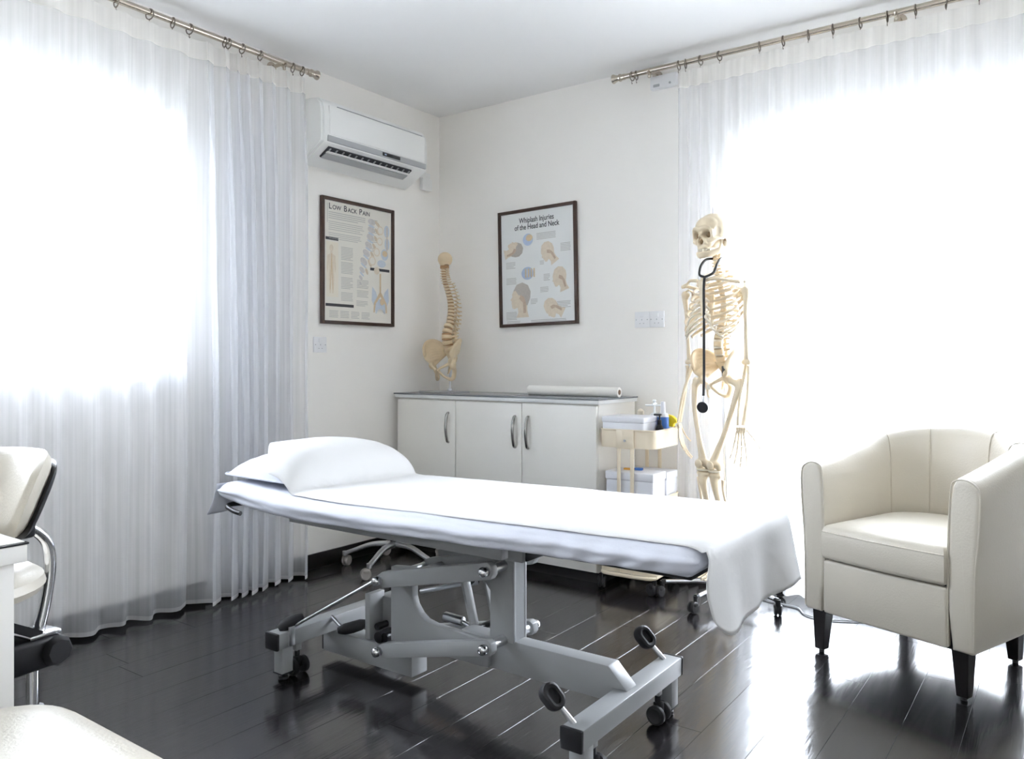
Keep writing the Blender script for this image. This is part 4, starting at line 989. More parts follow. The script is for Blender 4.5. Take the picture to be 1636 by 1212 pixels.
# ================================================================== TREATMENT COUCH
bed = thing('treatment_couch', 'white treatment couch on a grey steel lifting frame', 'treatment couch', (1.69, -1.815, 0))
def bb(name, m, fn, parent=bed, angle=40):
    b = MB(); fn(b)
    bmesh.ops.translate(b.bm, vec=-Vector(bed.location), verts=b.bm.verts)
    return link(name, b.mesh(name, m, angle), parent)
YN, YF = -2.125, -1.505
for (x0, x1) in ((1.050, 1.112), (2.268, 2.332)):
    cb = bb('cross_bar', BEDG, lambda b: b.box(x0, x1, YN, YF, 0.118, 0.174, 0.004))
    for (ya, yb2) in ((YN-0.010, YN+0.004), (YF-0.004, YF+0.010)):
        bb('end_cap', BLK, lambda b: b.box(x0-0.002, x1+0.002, ya, yb2, 0.116, 0.176, 0.005), cb)
    for yc in (YN+0.045, YF-0.035):
        ps = bb('foot_post', BEDG, lambda b: b.box(x0+0.008, x1-0.008, yc-0.024, yc+0.024, 0.026, 0.1185, 0.003))
        bb('foot_pad', BLK, lambda b: (b.cyl(((x0+x1)/2, yc, 0.0), ((x0+x1)/2, yc, 0.012), 0.018, n=18, bev=0.003), b.cyl(((x0+x1)/2, yc, 0.012), ((x0+x1)/2, yc, 0.03), 0.008, n=12), b.box(x0+0.006, x1-0.006, yc-0.026, yc+0.026, 0.024, 0.028)), ps)
    for yc in (YN+0.105, YF-0.110):
        xc = (x0+x1)/2
        bb('castor_stem', BEDG, lambda b: b.box(xc-0.010, xc+0.010, yc-0.012, yc+0.012, 0.085, 0.118, 0.002))
        cw = bb('castor_body', BLK, lambda b: (b.cyl((xc, yc, 0.05), (xc, yc, 0.088), 0.010, n=12), b.box(xc-0.012, xc+0.018, yc-0.012, yc+0.012, 0.028, 0.066, 0.006)))
        for s_ in (-1, 1):
            bb('castor_wheel', RUB, lambda b: b.lathe([(0.004, -0.010), (0.022, -0.010), (0.0295, -0.006), (0.030, 0.0), (0.0295, 0.006), (0.022, 0.010), (0.018, 0.007), (0.004, 0.007)], 24, Matrix.Translation((xc+0.004, yc+s_*0.023, 0.0302)) @ Matrix.Rotation(s_*-PI/2, 4, 'X')), cw)
# base: low box, upright plate with curved gusset, long beam, column
bb('base_box', BEDG, lambda b: b.box(1.045, 1.500, -1.870, -1.790, 0.032, 0.116, 0.004))
bb('box_end_cap', BLK, lambda b: b.box(1.038, 1.045, -1.868, -1.792, 0.034, 0.114, 0.002))
gus = [(1.400, 0.034), (1.503, 0.034), (1.503, 0.135), (1.83, 0.140), (1.83, 0.222), (1.725, 0.228), (1.602, 0.232), (1.560, 0.240), (1.535, 0.256), (1.512, 0.284), (1.503, 0.310), (1.503, 0.41), (1.40, 0.40)]
bb('gusset_plate', BEDG, lambda b: b.prism([(x-0.004, z) for x, z in gus], -1.866, -1.836, 0.003))
bb('long_beam', BEDG, lambda b: b.prism([(1.70, 0.133), (2.268, 0.133), (2.268, 0.1745), (2.314, 0.1745), (2.252, 0.236), (1.70, 0.236)], -1.846, -1.784, 0.004))
col_poly = [(1.824, 0.230), (1.918, 0.230), (1.918, 0.505), (1.80, 0.505), (1.775, 0.475), (1.775, 0.440), (1.824, 0.385)]
for (ya, yb2) in ((-1.852, -1.838), (-1.792, -1.778)):
    bb('column_plate', BEDG, lambda b: b.prism(col_poly, ya, yb2, 0.003))
bb('column_web', BEDG, lambda b: b.box(1.905, 1.917, -1.839, -1.791, 0.230, 0.505))
# parallel links, near and far, with bolts
def chamf(b, p0, p1, y0, y1, hh):
    d = Vector((p1[0]-p0[0], 0, p1[1]-p0[1])); a = math.atan2(d.z, d.x); L_ = d.length
    M = Matrix.Translation((p0[0], 0, p0[1])) @ Matrix.Rotation(-a, 4, 'Y')
    b.prism([(-0.012, -hh*0.55), (0.02, -hh), (L_+0.01, -hh), (L_+0.022, -hh*0.5), (L_+0.022, hh*0.5), (L_+0.01, hh), (0.02, hh), (-0.012, hh*0.55)], y0, y1, 0.003, M)
J = {'ul': (1.418, 0.372), 'll': (1.418, 0.130), 'ur': (1.880, 0.474), 'lr': (1.878, 0.236)}
for (ya, yb2, sgn) in ((-1.945, -1.915, -1), (-1.715, -1.685, 1)):
    bb('lift_link', BEDG, lambda b: chamf(b, J['ul'], J['ur'], ya, yb2, 0.027))
    bb('lift_link', BEDG, lambda b: chamf(b, J['ll'], J['lr'], ya, yb2, 0.024))
    for k_, (px, pz) in J.items():
        ye = -1.962 if sgn < 0 else -1.668; yi = -1.850 if sgn < 0 else -1.78
        bb('pivot_spacer', STEEL, lambda b: b.cyl((px, ye*0.9+yi*0.1, pz), (px, yi, pz), 0.0155, n=18))
        bb('pivot_bolt', CHROME, lambda b: b.lathe([(0.001, 0.012), (0.009, 0.0105), (0.015, 0.006), (0.0165, 0.0), (0.0165, -0.006), (0.001, -0.006)][::-1], 18, Matrix.Translation((px, ye, pz)) @ Matrix.Rotation(PI/2 if sgn < 0 else -PI/2, 4, 'X')))
bb('link_cross_tube', BEDG, lambda b: b.cyl((1.50, -1.93, 0.385), (1.50, -1.70, 0.385), 0.017, n=16))
# second arm of the scissor, actuator and pump between the links
bb('strut', BEDG, lambda b: (b.bar((1.655, -1.780, 0.405), (1.712, -1.780, 0.200), 0.010, 0.040, 0.002)))
bb('strut', BEDG, lambda b: (b.bar((1.705, -1.720, 0.395), (1.760, -1.720, 0.205), 0.010, 0.036, 0.002)))
bb('strut_pin', BLK, lambda b: b.cyl((1.725, -1.795, 0.225), (1.725, -1.705, 0.225), 0.011, n=14))
bb('actuator_rod', STEEL, lambda b: (b.cyl((1.42, -1.735, 0.285), (1.63, -1.700, 0.345), 0.0085, n=14), b.cyl((1.625, -1.715, 0.345), (1.645, -1.69, 0.35), 0.014, n=12)))
bb('actuator_end', BLK, lambda b: b.cyl((1.628, -1.715, 0.352), (1.640, -1.685, 0.352), 0.016, n=14))
bb('pump_cylinder', STEEL, lambda b: (b.cyl((1.55, -1.755, 0.225), (1.635, -1.755, 0.222), 0.016, n=16, bev=0.004), b.cyl((1.63, -1.755, 0.221), (1.71, -1.765, 0.205), 0.008, n=12)))
bb('pump_housing', BEDG, lambda b: b.box(1.285, 1.375, -1.800, -1.730, 0.118, 0.262, 0.006))
bb('pump_bracket', BEDG, lambda b: b.prism([(1.265, 0.118), (1.290, 0.118), (1.290, 0.282), (1.265, 0.282)], -1.865, -1.79, 0.003))
bb('pump_valve', BLK, lambda b: (b.cyl((1.335, -1.87, 0.137), (1.335, -1.80, 0.137), 0.020, n=18, bev=0.003), b.cyl((1.365, -1.865, 0.142), (1.365, -1.80, 0.142), 0.016, n=16), b.cyl((1.31, -1.85, 0.165), (1.31, -1.80, 0.165), 0.012, n=14)))
# pedals
def ring_pedal(b, c, n, up):
    n = Vector(n).normalized(); up = (Vector(up)-n*Vector(up).dot(n)).normalized(); sd = up.cross(n)
    M = Matrix((sd, up, n)).transposed().to_4x4(); M.translation = c
    def ov(r, z, st): return [(st*0.35*math.copysign(1, math.sin(a))*0.02+0, 0, 0) for a in (0,)]
    rings = []
    prof_ = [(0.012, 0.004), (0.013, 0.015), (0.020, 0.017), (0.0265, 0.013), (0.028, 0.006), (0.028, -0.008), (0.0255, -0.015), (0.019, -0.018), (0.001, -0.018)]
    N_ = 28
    for (r, z) in prof_:
        rings.append([b.bm.verts.new(M @ Vector((r*math.cos(2*PI*k/N_), r*math.sin(2*PI*k/N_)+math.copysign(0.010, math.sin(2*PI*k/N_)+1e-9), z))) for k in range(N_)])
    for p, q in zip(rings, rings[1:]):
        for k in range(N_): b.bm.faces.new((p[k], q[k], q[(k+1) % N_], p[(k+1) % N_]))
    b.bm.faces.new(rings[0]); b.bm.faces.new(rings[-1][::-1])
    bmesh.ops.recalc_face_normals(b.bm, faces=b.bm.faces)
for y0 in (-1.548, -2.098):
    s0 = Vector((2.290, y0, 0.172)); ce = Vector((2.232, y0-0.018, 0.236))
    pd = bb('pedal', RUB, lambda b: ring_pedal(b, ce, (0.72, -0.30, 0.45), (ce-s0)))
    bb('pedal_stem', STEEL, lambda b: b.cyl(s0, ce-(ce-s0).normalized()*0.028, 0.0075, n=12), pd)
pd = bb('pedal', RUB, lambda b: b.tube(cr([(1.075, -2.095, 0.178), (1.095, -2.065, 0.196), (1.120, -2.025, 0.214)], 6), [0.012, 0.020, 0.0225, 0.020, 0.012], 14))
bb('pedal_stem', STEEL, lambda b: b.box(1.112, 1.120, -2.085, -2.060, 0.122, 0.19, 0.002), pd)
pd = bb('pedal', RUB, lambda b: b.tube(cr([(1.165, -1.905, 0.138), (1.200, -1.862, 0.146), (1.235, -1.825, 0.160)], 6), [0.010, 0.020, 0.0215, 0.020, 0.010], 14))
bb('pedal_stem', STEEL, lambda b: b.cyl((1.105, -1.880, 0.172), (1.165, -1.885, 0.146), 0.0075, n=12), pd)
bb('pedal_linkage', STEEL, lambda b: b.cyl((1.118, -2.055, 0.190), (1.410, -1.958, 0.372), 0.0055, n=10))
# carrying frame below the cushion
for yc in (-1.99, -1.64): bb('frame_rail', BEDG, lambda b: b.box(1.02, 1.985, yc-0.018, yc+0.018, 0.535, 0.572, 0.003))
for xc in (1.35, 1.86): bb('frame_cross', BEDG, lambda b: b.box(xc-0.018, xc+0.018, -1.972, -1.658, 0.535, 0.570, 0.003))
bb('head_bracket', BEDG, lambda b: (b.box(1.82, 1.98, -1.865, -1.765, 0.500, 0.536, 0.003), b.box(1.905, 1.985, -1.90, -1.73, 0.505, 0.540, 0.003)))
bb('bracket_cap', BLK, lambda b: b.box(1.985, 1.992, -1.885, -1.745, 0.508, 0.537, 0.002))
bb('cross_stay', BEDG, lambda b: b.bar((1.62, -1.66, 0.545), (1.72, -1.66, 0.430), 0.030, 0.040, 0.003))
bb('upper_rail', BEDG, lambda b: b.bar((1.45, -1.66, 0.410), (1.88, -1.66, 0.485), 0.030, 0.036, 0.003))
bb('base_board', BLK, lambda b: (b.box(0.80, 2.20, -2.01, -1.62, 0.571, 0.590, 0.004)))
bb('foot_board', BLK, lambda b: b.box(2.16, 2.600, -2.062, -1.565, 0.588, 0.614, 0.004))
def headlift(x): return 0.022*max(0.0, min(1.0, (1.30-x)/0.5))**1.3
bb('cushion', SHEET, lambda b: b.box(0.785, 2.615, -2.095, -1.535, 0.600, 0.650, 0.02, 3))
bb('roll_holder', BLK, lambda b: b.tube(cr([(0.835, -2.06, 0.592), (0.812, -2.105, 0.592), (0.822, -2.128, 0.586), (0.865, -2.135, 0.578), (0.905, -2.132, 0.572)], 5), 0.0085, 10))
# fitted sheet with gathered near side
fs = thing('fitted_sheet', 'white cotton sheet stretched over the couch with creases along the side', 'sheet', (1.69, -1.815, 0.59))
def topline(x): return 0.664+0.018*(x-1.5)
def fit(u, v):
    # u along x, v around the section (0 = near underside .. 1 = far underside)
    x0, x1 = 0.752, 2.642
    eu = min(u, 1-u)*2*0.95
    x = x0+(x1-x0)*u
    end = min(1.0, min(x-x0, x1-x)/0.055); rnd_ = math.sqrt(max(0.0, 1-(1-end)**2)) if end < 1 else 1.0
    hw = 0.312; t0 = 0.580+0.030*max(-0.1, (x-1.37)/1.1)+0.016*max(0, (0.95-x)/0.2)*(x < 0.95); t1 = topline(x)
    # section: rounded box perimeter
    pts = [(-hw+0.075, t0+0.004), (-hw+0.012, t0), (-hw-0.004, t0+0.022), (-hw-0.010, (t0+t1)/2), (-hw+0.002, t1-0.022), (-hw+0.028, t1-0.003), (-hw+0.09, t1), (0, t1+0.003), (hw-0.09, t1), (hw-0.028, t1-0.003), (hw-0.002, t1-0.022), (hw+0.008, (t0+t1)/2), (hw+0.004, t0+0.022), (hw-0.012, t0), (hw-0.075, t0+0.004)]
    return x, pts, rnd_, t0, t1
SEC = {}
def fitp(u, v):
    key = round(u, 6)
    if key not in SEC:
        x, pts, rn, t0, t1 = fit(u, 0)
        SEC[key] = (x, [Vector((0, a, c)) for a, c in cr([(a, c, 0) for a, c in pts], 5) for a, c in [(a, c)]] if False else [q for q in cr([(a, c, 0) for a, c in pts], 5)], rn, t0, t1)
    x, poly, rn, t0, t1 = SEC[key]
    k = v*(len(poly)-1); i0 = min(int(k), len(poly)-2); f_ = k-i0
    p = poly[i0]*(1-f_)+poly[i0+1]*f_
    y, z = p.x, p.y
    zm = (t0+t1)/2
    z = zm+(z-zm)*(0.35+0.65*rn); y = y*(0.955+0.045*rn)
    side = max(0, min(1, (-y-0.285)/0.02)); sidef = max(0, min(1, (y-0.285)/0.02))
    # creases: diagonal gathers towards the foot corner, long soft folds at the head
    lowz = max(0, min(1, (t1-z)/(t1-t0)))
    g = max(0, min(1, (x-2.0)/0.45))*max(0, min(1, (2.62-x)/0.1))
    cre = math.sin((x*62+lowz*5.5)+1.5*fbm(x*3, lowz*2))*0.0042*g*lowz
    hd_ = max(0, min(1, (1.5-x)/0.4))
    cre += math.sin(lowz*11-x*7.5+2*fbm(x*2.0, 4.0))*0.0045*hd_*lowz
    cre += 0.006*fbm(x*4.0, lowz*1.5, 2.2)
    y -= (cre)*side; y += cre*sidef
    z += headlift(x)+0.002*fbm(x*5, y*5, 7)
    if side > 0 or sidef > 0: z += 0.006*fbm(x*2.4, 3.3)*lowz
    return Vector((x, y-1.815, z))-Vector(fs.location)
b = MB(); vv = b.grid(fitp, 190, 70)
for row in (vv[0], vv[-1]):
    b.bm.faces.new(row if row is vv[0] else row[::-1])
bmesh.ops.recalc_face_normals(b.bm, faces=b.bm.faces)
b.build('cotton', SHEET, fs, angle=75)
# head-end corner flap of the sheet hanging below
def hf(u, v):
    y = -2.125+0.30*u; x = 0.752+0.010*math.sin(u*5)-0.012*v*(1-u)-0.028*v*v*max(0, 1-u*2.2)
    return Vector((x, y-0.015*v*max(0, 1-u*3), 0.665-(0.118-0.055*u+0.004*math.sin(u*9))*v))-Vector(fs.location)
b = MB(); b.grid(hf, 16, 12); sol = b.build('corner_flap', SHEET, fs, angle=75)
md = sol.modifiers.new('thickness', 'SOLIDIFY'); md.thickness = 0.0018; md.offset = 1
# pillow
pw = thing('pillow', 'white pillow at the head of the couch partly covered by paper', 'pillow', (0.925, -1.800, 0.682), math.radians(-3))
def pil(x, y):      # local pillow height (upper side)
    ax = min(1, abs(x)/0.205); ay = min(1, abs(y)/0.285)
    return 0.086*max(0.0, (1-ax**2.6))**0.62*max(0.0, (1-ay**3.2))**0.55
def pillp(sgn):
    def f_(u, v):
        x = (u*2-1)*0.205; y = (v*2-1)*0.285
        pin = 1-0.07*(abs(u*2-1)*abs(v*2-1))**2
        hgt = pil(x, y)
        z = (0.012+hgt*(1.0 if sgn > 0 else 0.16)*sgn*1.0)
        if sgn > 0: z += 0.010*fbm(x*7, y*7, 1.1)*min(1, hgt*20)+0.008*abs(fbm(x*11+2, y*6, 5))*max(0, min(1, (-y-0.12)/0.1))*min(1, hgt*20)
        return Vector((x*pin, y*pin, z))
    return f_
b = MB(); b.grid(pillp(1), 44, 50); b.grid(lambda u, v: pillp(-1)(1-u, v), 44, 50)
bmesh.ops.remove_doubles(b.bm, verts=b.bm.verts, dist=0.0005); bmesh.ops.recalc_face_normals(b.bm, faces=b.bm.faces)
pobj = b.build('pillow_case', SHEET, pw, angle=80)
b = MB(); b.tube([(x*1.0, y, 0.012) for x, y in rrect(0.202, 0.282, 0.03, 5)], 0.004, 6, closed=True); b.build('seam', SHEET, pw)
# couch paper draped over pillow and couch, hanging over the foot end
cp = thing('couch_paper', 'white couch paper draped over pillow and couch, hanging down over the foot end', 'couch paper', (1.69, -1.815, 0.70))
def topz(x, y):
    base = topline(x)+headlift(x)+0.0075
    lx = x-0.955; ly = y+1.800
    if abs(lx) < 0.40 and abs(ly) < 0.40:
        sx_ = lx-0.06*(y+1.8)
        ax = max(0.0, 1-(max(0, abs(sx_))/(0.215 if sx_ > 0 else 0.36))**(3.6 if sx_ > 0 else 2.0))
        hgt = 0.142*ax**0.85*max(0.0, 1-(min(1, abs(ly)/0.335))**3.6)**0.6
        base = max(base, 0.0)+hgt
    return base
XF = 2.648
def paperp(u, v):
    near = 1-v      # v 0 near .. 1 far
    yv = -2.108+0.595*v
    xs_ = 0.79+0.24*max(0, (0.34-v)/0.34)**1.3+0.015*math.sin(v*7)
    L1 = XF-xs_; drop = 0.178+0.030*v-0.045*max(0, (0.12-v)/0.12)**2.5+0.012*math.sin(v*4.0)
    s = u*(L1+drop+0.03)
    if s < L1:
        x = xs_+s; z = topz(x, yv)
        e = max(0, (x-(XF-0.05))/0.05); z -= 0.012*e*e
        z += 0.0022*fbm(x*4, yv*6, 0.7)*(1 if x > 1.25 else 2.0)
        ext = 0.0
        yv += 0.006*fbm(x*2.5, 8.1)*(1 if v < 0.1 else 0.3)
        nearx = max(0, (0.12-v)/0.12); z -= 0.010*nearx*nearx
    else:
        t = (s-L1)/(drop+0.03); ang_ = min(1, t*6)*PI/2
        x = XF+0.020*math.sin(ang_)+0.018*t*(math.sin(v*7.0+0.6)+0.4*math.sin(v*17))+0.022*t
        z = topz(XF, yv)-0.012-0.016*(1-math.cos(ang_))-(drop)*max(0, t-0.08)
        flare = -0.075*math.sin(min(1, t*1.6)*PI/2)*math.exp(-v*4)+0.030*max(0, t-0.6)**2*math.exp(-v*12)
        yv += flare+0.02*t*v
        z -= 0.004*math.sin(v*12)*t
    return Vector((x, yv, z))-Vector(cp.location)
b = MB(); b.grid(paperp, 150, 60)
o = b.build('paper_sheet', PAPERS, cp, angle=80)
md = o.modifiers.new('thickness', 'SOLIDIFY'); md.thickness = 0.0012; md.offset = 1

# ================================================================== STOOL BEHIND THE COUCH
def star_base(root, r, rise, zleg, m, wm, fm, a0, castor_s=1.0):
    for k in range(5):
        a = a0+2*PI*k/5; d = Vector((math.cos(a), math.sin(a), 0))
        b = MB(); b.tube(cr([d*0.02+V(0, 0, zleg+rise), d*r*0.45+V(0, 0, zleg+rise*0.92), d*r*0.8+V(0, 0, zleg+rise*0.35), d*r+V(0, 0, zleg)], 6), [0.022, 0.017, 0.015, 0.014], 10, flat=(0.8, 1.1))
        b.cyl(d*r+V(0, 0, zleg-0.012), d*r+V(0, 0, zleg+0.012), 0.014, n=12)
        b.build('base_leg', m, root)
        ca = a+1.2+k; castor(root, d*r-V(math.cos(ca), math.sin(ca), 0)*0.016*castor_s, ca, castor_s, wm, fm)
gw = wheel_me.copy(); gw.materials.clear(); gw.materials.append(GREYP); gf = fork_me.copy(); gf.materials.clear(); gf.materials.append(GREYP)
so = thing('stool', 'round stool on a chrome five star base behind the couch head', 'stool', (0.325, -0.745, 0))
star_base(so, 0.275, 0.055, 0.070, STEEL, gw, gf, math.radians(214), 1.1)
MB().cyl((0, 0, 0.10), (0, 0, 0.30), 0.025, n=18).build('gas_column', BLK, so)
MB().cyl((0, 0, 0.30), (0, 0, 0.445), 0.014, n=18).build('piston', CHROME, so)
MB().lathe([(0.001, 0.438), (0.10, 0.438), (0.140, 0.448), (0.150, 0.465), (0.148, 0.488), (0.125, 0.502), (0.001, 0.506)], 32).build('seat', LEATH, so)

# ================================================================== TUB ARMCHAIRS
def make_armchair(label, loc, rz):
    r = thing('armchair', label, 'armchair', loc, rz, None)
    LEG = 0.165
    # plan path of the shell centre line: from front left arm round the back to front right arm
    hw, ybk, yfr = 0.272, 0.285, -0.315
    path = []
    yc = 0.02
    for k in range(9): path.append((-hw, yfr+(yc-yfr)*k/8))
    for k in range(1, 32):
        a = PI-PI*k/32; path.append((hw*math.cos(a), yc+(ybk-yc)*math.sin(a)**0.86))
    for k in range(9): path.append((hw, yc+(yfr-yc)*k/8))
    n = len(path)
    def arm_h(i):
        x, y = path[i]; t = max(0, min(1, (y-yfr)/(ybk-yfr)))
        return 0.738+0.120*(t**1.1)
    b = MB(); rings = []
    for i, (x, y) in enumerate(path):
        a = Vector(path[max(i-1, 0)]); c = Vector(path[min(i+1, n-1)]); tg = (c-a).normalized(); nrm = Vector((-tg.y, tg.x))   # outward (left of travel from front-left going back, then right)
        ht = arm_h(i); th = 0.046
        sec = [(-th*0.92, 0.30), (-th*0.94, 0.45), (-th*0.80, ht-0.10), (-th*0.58, ht-0.030), (-th*0.30, ht-0.006), (th*0.25, ht), (th*0.85, ht-0.010), (th*1.30, ht-0.034), (th*1.34, ht-0.09), (th*1.12, 0.50), (th*0.95, 0.36), (th*0.90, LEG+0.012), (th*0.78, LEG), (-th*0.6, LEG)]
        ring = []
        for (o_, z) in sec:
            ring.append(b.bm.verts.new((x+nrm.x*o_, y+nrm.y*o_, z)))
        rings.append(ring)
    m = len(rings[0])
    for p, q in zip(rings, rings[1:]):
        for k in range(m): b.bm.faces.new((p[k], q[k], q[(k+1) % m], p[(k+1) % m]))
    f0 = b.bm.faces.new(rings[0]); f1 = b.bm.faces.new(rings[-1][::-1])
    bmesh.ops.recalc_face_normals(b.bm, faces=b.bm.faces)
    # soften the front arm ends
    ed = [e for f_ in (f0, f1) for e in f_.edges]
    bmesh.ops.bevel(b.bm, geom=ed, offset=0.016, segments=3, profile=0.6, affect='EDGES')
    b.build('shell', LEATH, r, angle=50)
    # piping along arm fronts and the seams inside the back
    for s_ in (-1, 1):
        pts = [(s_*(hw+o_), yfr-0.001, z) for (o_, z) in ((0.040, LEG+0.01), (0.0435, 0.40), (0.052, 0.52), (0.059, 0.62), (0.058, 0.698), (0.038, 0.724), (0.010, 0.733), (-0.018, 0.727), (-0.031, 0.703), (-0.038, 0.60), (-0.042, 0.45), (-0.042, LEG+0.01))]
        pts = [(x, y+0.0045, z) for x, y, z in pts]
        b = MB(); b.tube(cr(pts, 4), 0.0032, 6); b.build('arm_piping', LEATH, r)
    for i in (9+3, 9+10, n-10-10, n-10-3):
        x, y = path[i]; a = Vector(path[i-1]); c = Vector(path[i+1]); tg = (c-a).normalized(); nrm = Vector((-tg.y, tg.x)); ht = arm_h(i); th = 0.046
        pts = [(x+nrm.x*o_, y+nrm.y*o_, z) for (o_, z) in ((-th*0.94, 0.44), (-th*0.82, ht-0.11), (-th*0.60, ht-0.032), (-th*0.30, ht-0.007), (th*0.25, ht-0.001), (th*0.85, ht-0.011), (th*1.18, ht-0.036))]
        b = MB(); b.tube(cr(pts, 4), 0.0026, 6); b.build('back_seam', SEAM, r)
    # seat cushion: inner plan of the shell, crowned
    inner = []
    for i, (x, y) in enumerate(path):
        a = Vector(path[max(i-1, 0)]); c = Vector(path[min(i+1, n-1)]); tg = (c-a).normalized(); nrm = Vector((-tg.y, tg.x))
        inner.append((x-nrm.x*0.044, y-nrm.y*0.044))
    inner[0] = (inner[0][0], yfr-0.018); inner[-1] = (inner[-1][0], yfr-0.018)
    front = [(inner[-1][0]+(inner[0][0]-inner[-1][0])*k/10, yfr-0.018-0.012*math.sin(PI*k/10)) for k in range(1, 10)]
    outline = inner+front
    cx_ = 0.0; cy_ = sum(p[1] for p in outline)/len(outline)
    def cush(s_, z): return [((x-cx_)*s_+cx_, (y-cy_)*s_+cy_, z) for x, y in outline]
    b = MB(); prof_ = [(0.93, 0.372), (0.985, 0.378), (1.0, 0.392), (1.002, 0.44), (1.0, 0.472), (0.985, 0.490), (0.95, 0.502), (0.80, 0.514), (0.5, 0.524), (0.2, 0.527)]
    rg = [[b.bm.verts.new(p) for p in cush(s_, z)] for s_, z in prof_]
    for p, q in zip(rg, rg[1:]):
        for k in range(len(p)): b.bm.faces.new((p[k], p[(k+1) % len(p)], q[(k+1) % len(p)], q[k]))
    b.bm.faces.new(rg[0][::-1]); b.bm.faces.new(rg[-1])
    bmesh.ops.recalc_face_normals(b.bm, faces=b.bm.faces)
    cs = b.build('seat_cushion', LEATH, r, angle=60)
    b = MB(); b.tube([(x, y-0.0, 0.478) for x, y in [(q[0]*1.0, q[1]) for q in [inner[-1]]+front+[inner[0]]]], 0.003, 6); b.build('cushion_piping', LEATH, cs)
    # apron below the cushion, base
    MB().box(-hw+0.042, hw-0.042, yfr-0.006, yfr+0.05, LEG+0.002, 0.368, 0.010, 3).build('front_apron', LEATH, r)
    b = MB(); pl_ = [(x*0.93, y*0.93, 0) for x, y in path]
    lo = [b.bm.verts.new((x, y, LEG-0.004)) for x, y, _ in pl_]; hi = [b.bm.verts.new((x, y, 0.37)) for x, y, _ in pl_]
    k_ = len(pl_)
    for i in range(k_): b.bm.faces.new((lo[i], lo[(i+1) % k_], hi[(i+1) % k_], hi[i]))
    b.bm.faces.new(lo[::-1]); b.bm.faces.new(hi); bmesh.ops.recalc_face_normals(b.bm, faces=b.bm.faces)
    b.build('seat_base', RUB, r, angle=30)
    for (lx, ly) in ((-0.262, -0.272), (0.262, -0.272), (-0.205, 0.215), (0.205, 0.215)):
        b = MB()
        def sq(h_, z, ox, oy): return [b.bm.verts.new((lx+ox+h_*sx, ly+oy+h_*sy, z)) for sx, sy in ((-1, -1), (1, -1), (1, 1), (-1, 1))]
        A_ = sq(0.028, LEG+0.004, 0, 0); B2 = sq(0.0185, 0.012, 0.004 if lx > 0 else -0.004, -0.004 if ly < 0 else 0.004)
        for k in range(4): b.bm.faces.new((A_[k], A_[(k+1) % 4], B2[(k+1) % 4], B2[k]))
        b.bm.faces.new(A_[::-1]); b.bm.faces.new(B2); bmesh.ops.recalc_face_normals(b.bm, faces=b.bm.faces)
        bmesh.ops.bevel(b.bm, geom=list(b.bm.edges), offset=0.002, segments=1, affect='EDGES')
        lg = b.build('leg', LEGB, r, angle=30)
        MB().cyl((lx+(0.004 if lx > 0 else -0.004), ly+(-0.004 if ly < 0 else 0.004), 0), (lx+(0.004 if lx > 0 else -0.004), ly+(-0.004 if ly < 0 else 0.004), 0.012), 0.010, n=14).build('glide', RUB, lg)
    return r
ARM = make_armchair('cream leather tub armchair standing in front of the balcony door curtain', (2.900, -0.525, 0), math.radians(-20))
ot = thing('ottoman', 'cream leather seat with a rounded corner at the bottom left beside the desk', 'ottoman', (2.078, -3.455, 0))
b = MB(); ol = rrect(0.335, 0.300, 0.13, 8); pf = [(0.90, 0.36), (0.975, 0.362), (0.99, 0.375), (1.0, 0.40), (1.0, 0.43), (0.985, 0.462), (0.955, 0.484), (0.90, 0.497), (0.75, 0.505), (0.4, 0.510), (0.1, 0.511)]
rg = [[b.bm.verts.new((x*q, y*q, z)) for x, y in ol] for q, z in pf]
for p, q in zip(rg, rg[1:]):
    for k in range(len(p)): b.bm.faces.new((p[k], p[(k+1) % len(p)], q[(k+1) % len(p)], q[k]))
b.bm.faces.new(rg[0][::-1]); b.bm.faces.new(rg[-1]); b.build('seat_pad', LEATH, ot, angle=60)
b = MB(); rg = [[b.bm.verts.new((x*0.97, y*0.97, z)) for x, y in ol] for z in (0.10, 0.36)]
for k in range(len(ol)): b.bm.faces.new((rg[0][k], rg[0][(k+1) % len(ol)], rg[1][(k+1) % len(ol)], rg[1][k]))
b.bm.faces.new(rg[0][::-1]); b.bm.faces.new(rg[1]); b.build('upholstered_base', LEATH, ot, angle=40)
for sx in (-1, 1):
    for sy in (-1, 1): MB().cyl((sx*0.22, sy*0.19, 0), (sx*0.22, sy*0.19, 0.10), 0.018, 0.025, n=14).build('leg', LEGB, ot)
# ================================================================== DESK
dk = thing('desk', 'white desk with dark top edge at the left border of the photo', 'desk', (1.617, -3.138, 0))
MB().box(-1.35, 0, -0.75, 0, 0.712, 0.748, 0.003).build('desk_top', DESKW, dk)
MB().box(-1.352, 0.002, -0.752, 0.002, 0.748, 0.752, 0.001).build('top_edge', BLK, dk)
MB().box(-1.346, -0.004, -0.746, -0.004, 0.7522, 0.7545, 0.001).build('writing_surface', DESKW, dk)
MB().box(-0.040, -0.018, -0.735, -0.018, 0, 0.712, 0.002).build('side_panel', DESKW, dk)
MB().box(-1.332, -1.310, -0.735, -0.018, 0, 0.712, 0.002).build('side_panel', DESKW, dk)
MB().box(-1.31, -0.04, -0.55, -0.53, 0.28, 0.712, 0.002).build('modesty_panel', DESKW, dk)
